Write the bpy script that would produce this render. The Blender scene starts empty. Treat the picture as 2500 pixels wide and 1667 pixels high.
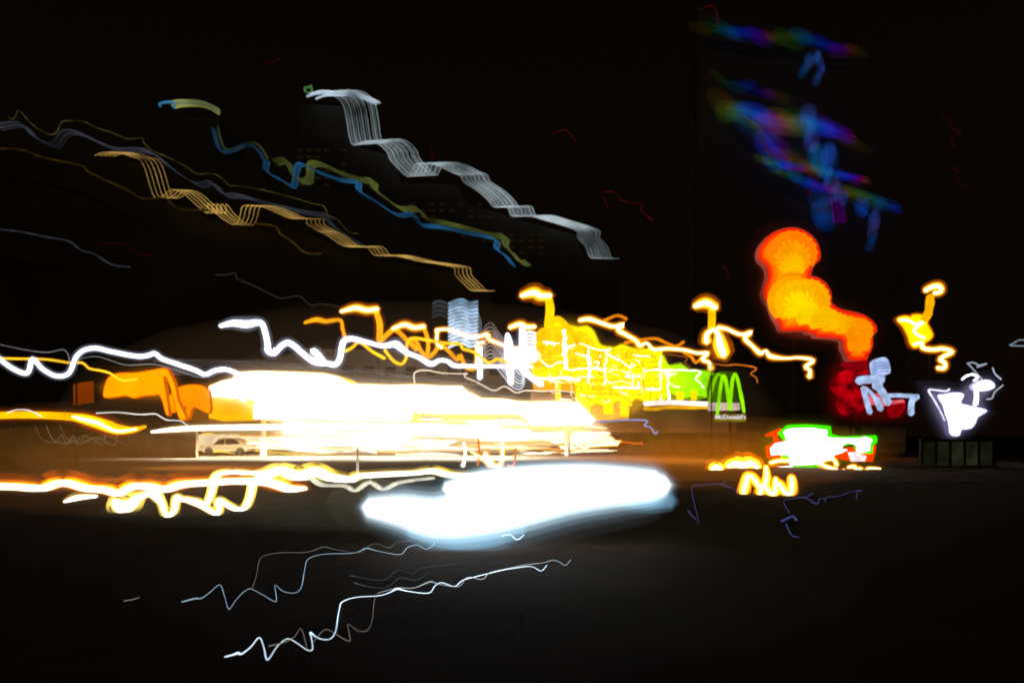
import bpy, bmesh, math, random
from mathutils import Vector
from mathutils.geometry import tessellate_polygon
random.seed(7)
sc = bpy.context.scene
COL = sc.collection

# ------------------------------------------------------------------ camera
CAMH, FPX, CX, HY = 1.6, 1944.4, 1250.0, 1063.0      # eye height (m), focal length / centre / horizon of the 2500 px frame
cam = bpy.data.cameras.new('camera'); cam.lens = 28; cam.sensor_width = 36
cam.shift_y = (HY - 833.5) / 2500.0
cam.clip_start = 0.1; cam.clip_end = 6000
cam.dof.use_dof = True; cam.dof.focus_distance = 11.0; cam.dof.aperture_fstop = 0.95
co = bpy.data.objects.new('camera', cam); COL.objects.link(co)
co.location = (0, 0, CAMH); co.rotation_euler = (math.radians(90), 0, 0)
sc.camera = co

# ------------------------------------------------------------------ night sky, faint added fill light on the towers
W = bpy.data.worlds.new('World'); sc.world = W; W.use_nodes = True
nt = W.node_tree; nt.nodes.clear()
sky = nt.nodes.new('ShaderNodeTexSky'); sky.sky_type = 'NISHITA'; sky.sun_disc = False
sky.sun_elevation = math.radians(-8); sky.sun_rotation = math.radians(200)
b1 = nt.nodes.new('ShaderNodeBackground'); b1.inputs[1].default_value = 0.05
b2 = nt.nodes.new('ShaderNodeBackground'); b2.inputs[0].default_value = (0.0022, 0.0012, 0.0005, 1); b2.inputs[1].default_value = 1
ad = nt.nodes.new('ShaderNodeAddShader'); wo = nt.nodes.new('ShaderNodeOutputWorld')
tg = nt.nodes.new('ShaderNodeTexCoord'); sp = nt.nodes.new('ShaderNodeSeparateXYZ'); gr = nt.nodes.new('ShaderNodeValToRGB')   # city glow, stronger towards the horizon all round
gr.color_ramp.elements[0].position = 0.0; gr.color_ramp.elements[0].color = (0.0036, 0.0020, 0.0009, 1)
gr.color_ramp.elements[1].position = 0.55; gr.color_ramp.elements[1].color = (0.0016, 0.0009, 0.0005, 1)
nt.links.new(tg.outputs['Generated'], sp.inputs[0]); nt.links.new(sp.outputs[2], gr.inputs[0]); nt.links.new(gr.outputs[0], b2.inputs[0])
nt.links.new(sky.outputs[0], b1.inputs[0]); nt.links.new(b1.outputs[0], ad.inputs[0]); nt.links.new(b2.outputs[0], ad.inputs[1])
nt.links.new(ad.outputs[0], wo.inputs[0])
sun = bpy.data.lights.new('city_fill', 'SUN'); sun.energy = 0.05; sun.angle = math.radians(0.5); sun.color = (1.0, 0.62, 0.30)  # added warm fill from behind the camera, lifts the tower walls
so = bpy.data.objects.new('city_fill', sun); COL.objects.link(so); so.rotation_euler = (math.radians(58), 0, math.radians(12))

sc.view_settings.view_transform = 'Standard'; sc.view_settings.look = 'None'
sc.view_settings.exposure = 0; sc.view_settings.gamma = 1; sc.view_settings.use_curve_mapping = False
sc.render.engine = 'CYCLES'
sc.cycles.use_denoising = True
sc.cycles.use_adaptive_sampling = True; sc.cycles.adaptive_threshold = 0.04; sc.cycles.adaptive_min_samples = 12
sc.cycles.max_bounces = 3; sc.cycles.diffuse_bounces = 1; sc.cycles.volume_bounces = 0
sc.cycles.transparent_max_bounces = 32

# ------------------------------------------------------------------ helpers
S3 = 800 / 2349.0; S5 = 1000 / 2351.0; S6 = 400 / 2349.0
TILE = {'N': (0, 0, 1.0), 'D': (0, 0, 2500 / 2352.0),
        1: (0, 200, S3), 2: (600, 100, S5), 3: (1600, 0, S3), 4: (0, 700, S3), 5: (500, 650, S3), 6: (1150, 650, S3),
        7: (1700, 500, S3), 8: (1650, 980, S3), 9: (0, 1100, S3), 10: (500, 1133, S3), 11: (950, 1050, S3),
        12: (1150, 700, S6), 13: (1850, 1000, S6), 14: (2100, 650, S6), 15: (1500, 1000, S6)}

def n(t, p):
    o = TILE[t]; return (o[0] + p[0] * o[2], o[1] + p[1] * o[2])

def P(x, y, Y):                       # a point at depth Y
    return Vector(((x - CX) / FPX * Y, Y, CAMH + (HY - y) / FPX * Y))

def Pg(x, y, z=0.0):                  # a point on the ground
    Y = (CAMH - z) * FPX / max(y - HY, 4.0)
    return Vector(((x - CX) / FPX * Y, Y, z))

MATS = {}
def ramp_mottle(m, scale, lo, hi):
    t = m.node_tree; e = [x for x in t.nodes if x.type == 'EMISSION'][0]; tc = [x for x in t.nodes if x.type == 'TEX_COORD'][0]
    mp = t.nodes.new('ShaderNodeMapping'); mp.inputs['Scale'].default_value = (1.0, 1.0, 0.45)
    nz = t.nodes.new('ShaderNodeTexNoise'); nz.inputs['Scale'].default_value = scale; nz.inputs['Detail'].default_value = 5
    mr = t.nodes.new('ShaderNodeMapRange'); mr.inputs[1].default_value = 0.32; mr.inputs[2].default_value = 0.68; mr.inputs[3].default_value = lo; mr.inputs[4].default_value = hi
    t.links.new(tc.outputs['Object'], mp.inputs[0]); t.links.new(mp.outputs[0], nz.inputs['Vector']); t.links.new(nz.outputs[0], mr.inputs[0]); t.links.new(mr.outputs[0], e.inputs[1])
    return m

def emat(c, s=1.0, noise=0.0, scale=0.6):
    k = ('e', tuple(c), s, noise, scale)
    if k in MATS: return MATS[k]
    m = bpy.data.materials.new('glow_%d' % len(MATS)); m.use_nodes = True
    t = m.node_tree; t.nodes.clear()
    e = t.nodes.new('ShaderNodeEmission'); e.inputs[0].default_value = (*c, 1); e.inputs[1].default_value = s
    o = t.nodes.new('ShaderNodeOutputMaterial'); t.links.new(e.outputs[0], o.inputs[0])
    if noise:
        tc = t.nodes.new('ShaderNodeTexCoord'); nz = t.nodes.new('ShaderNodeTexNoise'); nz.inputs['Scale'].default_value = scale
        nz.inputs['Detail'].default_value = 2
        mr = t.nodes.new('ShaderNodeMapRange'); mr.inputs[1].default_value = 0.3; mr.inputs[2].default_value = 0.7
        mr.inputs[3].default_value = s * (1 - noise); mr.inputs[4].default_value = s * (1 + noise)
        t.links.new(tc.outputs['Object'], nz.inputs['Vector']); t.links.new(nz.outputs[0], mr.inputs[0]); t.links.new(mr.outputs[0], e.inputs[1])
    MATS[k] = m; return m

def vmat(c, s):                       # emissive volume imitating bloom and lit air
    k = ('v', tuple(c), round(s, 5))
    if k in MATS: return MATS[k]
    m = bpy.data.materials.new('bloom_%d' % len(MATS)); m.use_nodes = True
    t = m.node_tree; t.nodes.clear()
    e = t.nodes.new('ShaderNodeEmission'); e.inputs[0].default_value = (*c, 1); e.inputs[1].default_value = s
    o = t.nodes.new('ShaderNodeOutputMaterial'); t.links.new(e.outputs[0], o.inputs['Volume'])
    try: m.cycles.homogeneous_volume = True
    except Exception: pass
    MATS[k] = m; return m

def ramp_mat(stops, s, axis=0, rep=1.0, lo=0.0, hi=1.0):   # coloured light source, hue changing along its length
    m = bpy.data.materials.new('ramp_%d' % len(MATS)); m.use_nodes = True
    t = m.node_tree; t.nodes.clear()
    tc = t.nodes.new('ShaderNodeTexCoord'); sx = t.nodes.new('ShaderNodeSeparateXYZ')
    mr = t.nodes.new('ShaderNodeMapRange'); mr.inputs[1].default_value = lo; mr.inputs[2].default_value = hi
    mr.inputs[4].default_value = rep; mr.clamp = False
    fr = t.nodes.new('ShaderNodeMath'); fr.operation = 'FRACT' if rep != 1 else 'ADD'; fr.inputs[1].default_value = 0
    cr = t.nodes.new('ShaderNodeValToRGB')
    while len(cr.color_ramp.elements) < len(stops): cr.color_ramp.elements.new(0.5)
    for el, (p, c) in zip(cr.color_ramp.elements, stops): el.position = p; el.color = (*c, 1)
    e = t.nodes.new('ShaderNodeEmission'); e.inputs[1].default_value = s
    o = t.nodes.new('ShaderNodeOutputMaterial')
    L = t.links.new
    L(tc.outputs['Object'], sx.inputs[0]); L(sx.outputs[axis], mr.inputs[0]); L(mr.outputs[0], fr.inputs[0]); L(fr.outputs[0], cr.inputs[0])
    L(cr.outputs[0], e.inputs[0]); L(e.outputs[0], o.inputs[0])
    MATS[('r', len(MATS))] = m; return m

def smat(name, c, rough=0.7, var=0.25, scale=3.0, metal=0.0, bump=0.0, spec=0.5):
    if name in MATS: return MATS[name]
    m = bpy.data.materials.new(name); m.use_nodes = True
    t = m.node_tree; b = t.nodes['Principled BSDF']
    b.inputs['Roughness'].default_value = rough; b.inputs['Metallic'].default_value = metal; b.inputs['Specular IOR Level'].default_value = spec
    tc = t.nodes.new('ShaderNodeTexCoord'); nz = t.nodes.new('ShaderNodeTexNoise'); nz.inputs['Scale'].default_value = scale; nz.inputs['Detail'].default_value = 6
    cr = t.nodes.new('ShaderNodeValToRGB')
    cr.color_ramp.elements[0].position = 0.3; cr.color_ramp.elements[1].position = 0.7
    cr.color_ramp.elements[0].color = (*[v * (1 - var) for v in c], 1); cr.color_ramp.elements[1].color = (*[v * (1 + var) for v in c], 1)
    t.links.new(tc.outputs['Object'], nz.inputs['Vector']); t.links.new(nz.outputs[0], cr.inputs[0]); t.links.new(cr.outputs[0], b.inputs['Base Color'])
    if bump:
        bp = t.nodes.new('ShaderNodeBump'); bp.inputs['Strength'].default_value = bump
        n2 = t.nodes.new('ShaderNodeTexNoise'); n2.inputs['Scale'].default_value = scale * 14
        t.links.new(tc.outputs['Object'], n2.inputs['Vector']); t.links.new(n2.outputs[0], bp.inputs['Height']); t.links.new(bp.outputs[0], b.inputs['Normal'])
    MATS[name] = m; return m

def tag(o, label=None, cat=None, group=None, kind=None):
    if label: o['label'] = label
    if cat: o['category'] = cat
    if group: o['group'] = group
    if kind: o['kind'] = kind
    return o

def empty(name, loc, label, cat, group=None):
    e = bpy.data.objects.new(name, None); COL.objects.link(e); e.location = loc; e.empty_display_size = 0.2
    return tag(e, label, cat, group)

def mesh(name, verts, faces, mat, parent=None, smooth=False):
    if parent is not None:
        l = parent.location.copy()
        if parent.parent is not None: l = l + parent.parent.location
        verts = [Vector(v) - l for v in verts]
    else:
        l = Vector((sum(v[0] for v in verts), sum(v[1] for v in verts), 0)) / len(verts)
        l.z = min(v[2] for v in verts)
        verts = [Vector(v) - l for v in verts]
    me = bpy.data.meshes.new(name); me.from_pydata([tuple(v) for v in verts], [], faces); me.materials.append(mat)
    if smooth:
        for p in me.polygons: p.use_smooth = True
    o = bpy.data.objects.new(name, me); COL.objects.link(o)
    if parent is not None: o.parent = parent
    else: o.location = l
    return o

def catmull(pts, k=4):
    if len(pts) < 3: return pts
    out = []
    q = [pts[0]] + list(pts) + [pts[-1]]
    for i in range(1, len(q) - 2):
        a, b, c, d = q[i - 1], q[i], q[i + 1], q[i + 2]
        for j in range(k):
            t = j / k
            out.append(tuple(0.5 * ((2 * b[m]) + (-a[m] + c[m]) * t + (2 * a[m] - 5 * b[m] + 4 * c[m] - d[m]) * t * t + (-a[m] + 3 * b[m] - 3 * c[m] + d[m]) * t ** 3) for m in range(len(b))))
    out.append(pts[-1]); return out

def path(segs, k=4):                 # [(tile, [(x, y[, w])...]), ...] -> smoothed frame coordinates (x, y, width factor)
    pts = []
    for t, l in segs:
        for p in l:
            x, y = n(t, p); pts.append((x, y, p[2] if len(p) > 2 else 1.0))
    return catmull(pts, k)

def to3d(pp, Y, w, dx=0, dy=0):
    out = []
    for x, y, f in pp:
        if Y is None:
            v = Pg(x + dx, y + dy); r = w * f * v.y / FPX / 2; v.z = r * 0.7
        else:
            v = P(x + dx, y + dy, Y); r = w * f * Y / FPX / 2
        out.append((v, r))
    return out

def tube_geo(pr, sides=8, rf=1.0):
    vs, fs = [], []
    pr = [pr[i] for i in range(len(pr)) if i == 0 or (pr[i][0] - pr[i - 1][0]).length > 1e-4]
    N = len(pr); prev = None
    for i, (p, r) in enumerate(pr):
        a = pr[max(i - 1, 0)][0]; b = pr[min(i + 1, N - 1)][0]
        t = (b - a); t = t.normalized() if t.length > 1e-6 else Vector((1, 0, 0))
        if prev is None:
            u = t.cross(Vector((0, 1, 0.01))); u = u.normalized() if u.length > 1e-3 else Vector((1, 0, 0))
        else:
            u = prev - t * prev.dot(t); u = u.normalized() if u.length > 1e-6 else prev
        prev = u; v = t.cross(u)
        for k in range(sides):
            an = 2 * math.pi * k / sides
            vs.append(p + (u * math.cos(an) + v * math.sin(an)) * r * rf)
    for i in range(N - 1):
        for k in range(sides):
            k2 = (k + 1) % sides
            fs.append((i * sides + k, i * sides + k2, (i + 1) * sides + k2, (i + 1) * sides + k))
    # rounded ends
    c0 = len(vs); d0 = (pr[0][0] - pr[1][0]).normalized(); vs.append(pr[0][0] + d0 * pr[0][1] * rf * 0.8)
    c1 = len(vs); d1 = (pr[-1][0] - pr[-2][0]).normalized(); vs.append(pr[-1][0] + d1 * pr[-1][1] * rf * 0.8)
    for k in range(sides):
        k2 = (k + 1) % sides
        fs.append((c0, k2, k)); fs.append((c1, (N - 1) * sides + k, (N - 1) * sides + k2))
    return vs, fs

def tube(name, pr, mat, parent=None, sides=8, rf=1.0):
    v, f = tube_geo(pr, sides, rf); return mesh(name, v, f, mat, parent, True)

DARK = None
def post(parent, x, y, Y, r=0.09, name='post'):
    top = P(x, y, Y); m = smat('black_steel', (0.012, 0.012, 0.012), 0.8, 0.3, 4, 0, 0, 0.1)
    tube(name, [(Vector((top.x, Y + 0.05, 0)), r * 1.6), (Vector((top.x, Y + 0.05, 0.5)), r * 1.5), (Vector((top.x, Y + 0.05, 0.55)), r), (Vector((top.x, Y + 0.05, top.z)), r * 0.6)], m, parent, 10)

# colour recipes: (core colour, strength, [(bloom shell radius factor, shell colour, brightness through its middle)])
SOD = ((1.0, 0.80, 0.50), 3.2, [(1.7, (1.0, 0.48, 0.01), 1.9), (2.9, (1.0, 0.20, 0.0), 0.36)])
SODY = ((1.0, 0.62, 0.02), 1.25, [(1.35, (1.0, 0.30, 0.0), 0.5), (2.3, (1.0, 0.2, 0.0), 0.10)])
SODO = ((1.0, 0.27, 0.005), 0.85, [(1.4, (1.0, 0.2, 0.0), 0.25)])
AMB = ((1.0, 0.40, 0.005), 1.1, [(1.35, (1.0, 0.25, 0.0), 0.5), (2.4, (1.0, 0.13, 0.0), 0.10)])
WHT = ((1.0, 0.99, 1.0), 3.0, [(1.5, (0.55, 0.6, 1.0), 0.7), (2.6, (0.7, 0.75, 0.9), 0.12)])
WHY = ((1.0, 0.97, 0.80), 3.0, [(1.5, (1.0, 0.75, 0.1), 0.8), (2.8, (1.0, 0.6, 0.25), 0.14)])
def recipe(c, s=1.0, halo=None): return (c, s, halo or [])

def strand(name, label, cat, runs, Y, w, rec, group=None, posts=(), noise=0.35, k=4, sides=8):
    """one smeared light trail modelled as a glowing tube (or several runs) = one thing"""
    pps = [path(r, k) for r in runs]
    p3 = [to3d(pp, Y, w) for pp in pps]
    allp = [v for pr in p3 for v, r in pr]
    base = Vector((sum(v.x for v in allp) / len(allp), sum(v.y for v in allp) / len(allp), 0))
    core, s, halo = rec
    mat = emat(core, s, noise, 0.5 if (Y or 20) > 30 else 1.5)
    if len(p3) == 1 and not halo and not posts:
        return tag(tube(name, p3[0], mat, None, sides), label, cat, group)
    root = empty(name, base, label, cat, group)
    for pr in p3:
        tube('tube', pr, mat, root, sides, 0.68 if rec is SOD else 1.0)
        for rf, hc, L in halo:
            rm = sum(r for v, r in pr) / len(pr)
            tube('bloom_sleeve', pr, vmat(hc, L / (2 * rm * rf)), root, sides, rf)  # emissive shell imitating bloom round the tube
    for (x, y, t) in posts:
        q = n(t, (x, y)); post(root, q[0], q[1], Y + 0.9, 0.045)
    return root

def bundle(name, label, cat, runs, Y, w, cols, shifts, group=None, sides=6, k=4):
    """a smeared sheaf of light trails as thin parallel filaments; shifts = [(dx0, dy0, dx1, dy1)] at the two ends, in frame pixels"""
    pps = [path(r, k) for r in runs]
    p0 = [v for v, r in to3d(pps[0], Y, w)]
    base = Vector((sum(v.x for v in p0) / len(p0), sum(v.y for v in p0) / len(p0), 0))
    root = empty(name, base, label, cat, group)
    for i, (dx0, dy0, dx1, dy1) in enumerate(shifts):
        for pp in pps:
            N = len(pp); q = []
            for j, (x, y, f) in enumerate(pp):
                t = j / max(N - 1, 1)
                q.append((x + dx0 + (dx1 - dx0) * t, y + dy0 + (dy1 - dy0) * t, f))
            c = cols[i % len(cols)]
            tube('filament', to3d(q, Y + 0.02 * i, w), c if isinstance(c, bpy.types.Material) else emat(c, 1.0, 0.8, 0.10), root, sides)
    return root

def poly(t, pts): return [n(t, p) for p in pts]

def offset(pts, d):                  # grow (d > 0) or shrink a polygon, frame pixels
    A = sum(pts[i][0] * pts[(i + 1) % len(pts)][1] - pts[(i + 1) % len(pts)][0] * pts[i][1] for i in range(len(pts)))
    sg = 1 if A > 0 else -1
    out = []
    for i in range(len(pts)):
        a, b, c = pts[i - 1], pts[i], pts[(i + 1) % len(pts)]
        e1 = Vector((b[0] - a[0], b[1] - a[1])); e2 = Vector((c[0] - b[0], c[1] - b[1]))
        if e1.length < 1e-6 or e2.length < 1e-6: out.append(b); continue
        n1 = Vector((e1.y, -e1.x)).normalized() * sg; n2 = Vector((e2.y, -e2.x)).normalized() * sg
        m = n1 + n2
        m = m.normalized() if m.length > 1e-3 else n1
        kk = min(1 / max(m.dot(n1), 0.4), 2.0)
        out.append((b[0] + m.x * d * kk, b[1] + m.y * d * kk))
    return out

def slab(name, pts, Y, th, mat, parent=None, jag=0.0):
    """outline in the frame -> solid plate of thickness th standing at depth Y"""
    if jag: pts = [(x + random.uniform(-jag, jag), y + random.uniform(-jag, jag)) for x, y in pts]
    N = len(pts)
    f = [P(x, y, Y) for x, y in pts]; b = [Vector((v.x, v.y + th, v.z)) for v in f]
    tri = tessellate_polygon([[Vector((v.x, v.z, 0)) for v in f]])
    fs = [tuple(t) for t in tri] + [tuple(N + i for i in reversed(t)) for t in tri]
    fs += [(i, (i + 1) % N, N + (i + 1) % N, N + i) for i in range(N)]
    return mesh(name, f + b, fs, mat, parent)

def smoothpoly(pts, k=3):
    q = [(x, y) for x, y in pts]; out = []
    N = len(q)
    for i in range(N):
        a, b, c, d = q[i - 1], q[i], q[(i + 1) % N], q[(i + 2) % N]
        for j in range(k):
            t = j / k
            out.append(tuple(0.5 * ((2 * b[m]) + (-a[m] + c[m]) * t + (2 * a[m] - 5 * b[m] + 4 * c[m] - d[m]) * t * t + (-a[m] + 3 * b[m] - 3 * c[m] + d[m]) * t ** 3) for m in (0, 1)))
    return out

def box(name, lo, hi, mat, parent=None, bev=0.0):
    bm = bmesh.new(); bmesh.ops.create_cube(bm, size=1)
    for v in bm.verts:
        v.co = Vector([lo[i] + (v.co[i] + 0.5) * (hi[i] - lo[i]) for i in range(3)])
    if bev: bmesh.ops.bevel(bm, geom=bm.edges[:], offset=bev, segments=2, affect='EDGES')
    bm.verts.index_update()
    vs = [v.co.copy() for v in bm.verts]; fs = [tuple(v.index for v in f.verts) for f in bm.faces]; bm.free()
    return mesh(name, vs, fs, mat, parent)

def lightbox(name, label, cat, pts, Y, th, col, s=1.0, rims=(), group=None, posts=(), noise=0.0, smooth=True, jag=0.0, mat=None):
    """smeared patch of light as a glowing plate, rim plates behind imitating its fringe"""
    if smooth: pts = smoothpoly(pts)
    xs = [p[0] for p in pts]
    root = empty(name, Vector(((sum(xs) / len(xs) - CX) / FPX * Y, Y, 0)), label, cat, group)
    slab('face', pts, Y, th, mat or emat(col, s, noise, 0.4), root, jag)
    for i, (d, c, ss) in enumerate(rims):
        slab('rim', offset(pts, d), Y + 0.05 + 0.06 * i, th + 0.02, emat(c, ss), root)
    for (x, y, t) in posts:
        q = n(t, (x, y)); post(root, q[0], q[1], Y + th * 0.5, 0.14)
    return root

def halo(parent, pts, Y, th, steps, smooth=2):
    """faintly glowing gas body imitating the halo round a bright sign: nested closed slabs, brightness per slab"""
    pts = smoothpoly(pts, smooth)
    for i, (d, c, L) in enumerate(steps):
        q = offset(pts, d)
        o = slab('bloom_sleeve', q, Y - th * (0.5 + 0.02 * i), th * (1 + 0.05 * i), vmat(c, L / (th * (1 + 0.05 * i))), parent)
        bm = bmesh.new(); bm.from_mesh(o.data); bmesh.ops.recalc_face_normals(bm, faces=bm.faces); bm.to_mesh(o.data); bm.free()
def fall(c, L, ds=(1.5, 3.5, 6, 9, 13, 18, 25)):
    return [(ds[k], c, L * f) for k, f in ((0, 1.1), (2, 0.7), (4, 0.38), (6, 0.14))]

# ================================================================== the setting
asph = smat('asphalt', (0.022, 0.015, 0.011), 0.95, 0.35, 1.2, 0, 0.35, 0.05)
g = mesh('ground', [(-3000, -40, 0), (3000, -40, 0), (3000, 5000, 0), (-3000, 5000, 0)], [(0, 1, 2, 3)], asph); tag(g, kind='structure')
conc = smat('concrete', (0.30, 0.29, 0.27), 0.8, 0.2, 0.9, 0, 0.2)
fc = box('forecourt_pavement', (-45, 27.5, 0.004), (30.0, 100, 0.012), smat('paving', (0.040, 0.029, 0.020), 0.9, 0.3, 0.7, 0, 0.2, 0.1)); tag(fc, kind='structure')
kb = box('kerb', (-60, 27.0, 0.0), (-8.6, 27.4, 0.12), conc); tag(kb, kind='structure')

# ================================================================== dark towers stepped to follow the light trails
wall = smat('tower_concrete', (0.06, 0.052, 0.045), 0.85, 0.3, 0.05)
win_dim = emat((0.30, 0.16, 0.04), 0.035, 0.5, 0.08)
win_off = smat('dark_glass', (0.012, 0.014, 0.018), 0.2, 0.2, 1)
def tower(label, pts, Y, th, wins):
    q = poly('D', pts)
    root = empty('tower_block', Vector(((sum(p[0] for p in q) / len(q) - CX) / FPX * Y, Y, 0)), label, 'tower', None)
    base = [(x, y) for x, y in q]
    slab('wall', base, Y, th, wall, root)
    me = None
    for (x0, y0, cols, rows, dx, dy, wx, wy) in wins:
        for r in range(rows):
            for c in range(cols):
                if random.random() < 0.3: continue
                x = x0 + c * dx; y = y0 + r * dy
                a, _ = n('D', (x, y)), 0
                v = P(a[0], a[1], Y - 0.06)
                if me is None:
                    hw, hh = wx * 2500 / 2352 * Y / FPX / 2, wy * 2500 / 2352 * Y / FPX / 2
                    me = bpy.data.meshes.new('window')
                    vv = [(-hw, 0, -hh), (hw, 0, -hh), (hw, 0, hh), (-hw, 0, hh), (-hw, 0.04, -hh), (hw, 0.04, -hh), (hw, 0.04, hh), (-hw, 0.04, hh)]
                    me.from_pydata(vv, [], [(0, 1, 2, 3), (7, 6, 5, 4), (0, 4, 5, 1), (1, 5, 6, 2), (2, 6, 7, 3), (3, 7, 4, 0)]); me.materials.append(win_dim)
                o = bpy.data.objects.new('window', me); COL.objects.link(o); o.parent = root; o.location = v - root.location
    return root

tower('dark stepped tower under the grey white lines of light', [(690, 1000), (690, 238), (790, 245), (810, 335), (905, 360), (920, 420), (1050, 425), (1075, 470), (1150, 490), (1190, 505), (1320, 540), (1345, 598), (1420, 602), (1420, 1000)], 185, 14,
      [(905, 470, 14, 3, 22, 14, 13, 5), (1000, 540, 12, 4, 22, 14, 13, 5)])
tower('dark stepped tower under the yellow and blue lines of light', [(365, 1000), (365, 268), (505, 275), (515, 360), (600, 372), (640, 440), (720, 425), (830, 440), (920, 505), (970, 520), (1130, 560), (1160, 612), (1210, 612), (1210, 1000)], 170, 14,
      [(690, 345, 6, 6, 20, 16, 12, 6)])
tower('dark stepped tower under the gold lines of light at left', [(-40, 1000), (-40, 330), (120, 345), (215, 368), (340, 378), (360, 462), (420, 470), (480, 505), (560, 525), (700, 535), (800, 580), (930, 608), (1040, 628), (1080, 675), (1130, 675), (1130, 1000)], 155, 14,
      [])

# added walls behind station and restaurant, put in to catch warm lamp glow
lb = empty('added_backdrop', (-20, 104, 0), 'added long plastered backdrop behind the canopy catching warm glow', 'building')
plaster = smat('added_brown_plaster', (0.34, 0.27, 0.21), 0.9, 0.35, 0.12, 0, 0, 0.1)
slab('wall', poly('D', [(480, 1040), (480, 830), (640, 822), (700, 800), (980, 806), (1100, 830), (1300, 840), (1300, 1040)]), 104, 8, plaster, lb)  # wall of the added backdrop
for i in range(16):
    slab('window', poly('D', [(500 + i * 48, 862), (500 + i * 48, 842), (524 + i * 48, 842), (524 + i * 48, 862)]), 103.9, 0.1, win_off, lb)  # windows of the added backdrop
bw = empty('added_glow_wall', (18, 73, 0), 'added low brown wall right of the restaurant catching orange glow', 'wall')
slab('wall', poly('D', [(1420, 1045), (1420, 985), (1700, 975), (1900, 982), (2080, 990), (2080, 1045)]), 73, 0.4, smat('added_wall_render', (0.30, 0.22, 0.14), 0.9, 0.4, 0.5, 0, 0.1, 0.1), bw)
slab('added_coping', poly('D', [(1418, 985), (1418, 980), (1700, 970), (1900, 977), (2082, 985), (2082, 991), (1900, 983), (1700, 976)]), 72.9, 0.6, smat('added_coping_stone', (0.22, 0.2, 0.17), 0.9, 0.3, 1), bw)
bl2 = empty('added_glow_wall', (-27, 56, 0), 'added low brown wall at the left edge catching orange glow', 'wall')
slab('wall', poly('D', [(-60, 1052), (-60, 985), (200, 980), (450, 985), (450, 1052)]), 57.5, 0.4, smat('added_wall_render', (0.30, 0.22, 0.14), 0.9, 0.4, 0.5, 0, 0.1, 0.1), bl2)

# RGB tower, upper right
pale = smat('dark_cladding', (0.09, 0.075, 0.065), 0.7, 0.2, 0.04)
rt = empty('tower_block', Vector(((1960 - CX) / FPX * 203, 203, 0)), 'dark high rise carrying the blue green and red light bands', 'tower', None)
slab('wall', poly('D', [(1600, 1000), (1600, 20), (1985, 105), (2080, 470), (2080, 1000)]), 203, 1.5, pale, rt)

# ================================================================== lines of light on the towers
GOLD = (0.62, 0.37, 0.085)
gs = [(i * 11.6, i * 0.6, i * 9.5, i * 0.1) for i in range(5)]
bundle('light_bundle', 'five parallel gold lines of light stepping down from upper left', 'light line',
       [[(1, [(680, 528), (740, 508), (830, 505), (940, 535), (1005, 560), (1045, 640), (1080, 760), (1110, 825), (1170, 818), (1230, 772), (1320, 805), (1400, 875), (1482, 940), (1490, 905), (1496, 872), (1560, 950), (1630, 1003), (1685, 1022), (1718, 970), (1738, 895), (1800, 886), (1880, 895), (2000, 945), (2090, 978), (2195, 980), (2203, 1020), (2300, 1078)]),
         (2, [(400, 1082), (470, 1115), (540, 1165), (600, 1182), (690, 1180), (740, 1230), (820, 1228), (900, 1242), (1000, 1266), (1100, 1280), (1192, 1300), (1200, 1332), (1215, 1358), (1250, 1390), (1292, 1430), (1340, 1433)])]],
       152, 1.25, [GOLD, (0.5, 0.30, 0.07), (0.7, 0.43, 0.11)], gs)
GW = [(0.36, 0.43, 0.46), (0.26, 0.31, 0.33), (0.44, 0.52, 0.56), (0.20, 0.25, 0.25)]
gsh = [(i * 6.6 + random.uniform(-2, 2), -i * 0.55, i * 4.3, 0.1 * i) for i in range(13)]
bundle('light_bundle', 'wide grey white sheaf of lines stepping down across the upper middle', 'light line',
       [[(2, [(355, 300), (430, 298), (500, 312), (560, 365), (585, 470), (600, 560), (625, 598), (690, 575), (760, 590), (815, 640), (830, 680), (880, 735), (935, 780), (960, 740), (985, 705), (1090, 712), (1190, 758), (1235, 775), (1255, 812), (1330, 860), (1390, 912), (1430, 955), (1500, 952), (1530, 1005), (1620, 1003), (1720, 1030), (1850, 1068), (1905, 1095), (1903, 1128), (1950, 1180), (1978, 1243), (2020, 1245)])]],
       182, 1.35, GW, gsh)
bundle('light_bundle', 'short pale white bar with green tip at the top of the grey sheaf', 'light line',
       [[(2, [(352, 300), (420, 285), (520, 292), (600, 290), (680, 320), (750, 350)])]], 181, 5.0, [(0.30, 0.40, 0.50), (0.42, 0.50, 0.56), (0.36, 0.44, 0.52), (0.05, 0.16, 0.04)], [(0, 8, 0, 6), (8, 2, 4, 0), (22, 14, 8, 3), (-2, -3, -160, -22)])
YB = [(0.07, 0.08, 0.012), (0.035, 0.05, 0.016), (0.10, 0.11, 0.016), (0.02, 0.035, 0.018)]
yb_run = [[(2, [(150, 700), (215, 690), (240, 740), (280, 800), (345, 800), (355, 715), (420, 712), (540, 765), (650, 800), (715, 805), (720, 850), (790, 905), (880, 965), (970, 965), (1030, 1030), (1110, 1040), (1250, 1073), (1400, 1115), (1470, 1120), (1470, 1170), (1520, 1220), (1560, 1268), (1600, 1268)])]]
bundle('light_bundle', 'muted yellow lines stepping down between the gold and grey sheaves', 'light line', yb_run, 167, 2.8, YB, [(i * 2.6, i * 2.2 - 8, i * 2.4, i * 1.8 - 4) for i in range(8)])
BL = [(0.01, 0.06, 0.14), (0.015, 0.09, 0.19), (0.008, 0.04, 0.10)]
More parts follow.
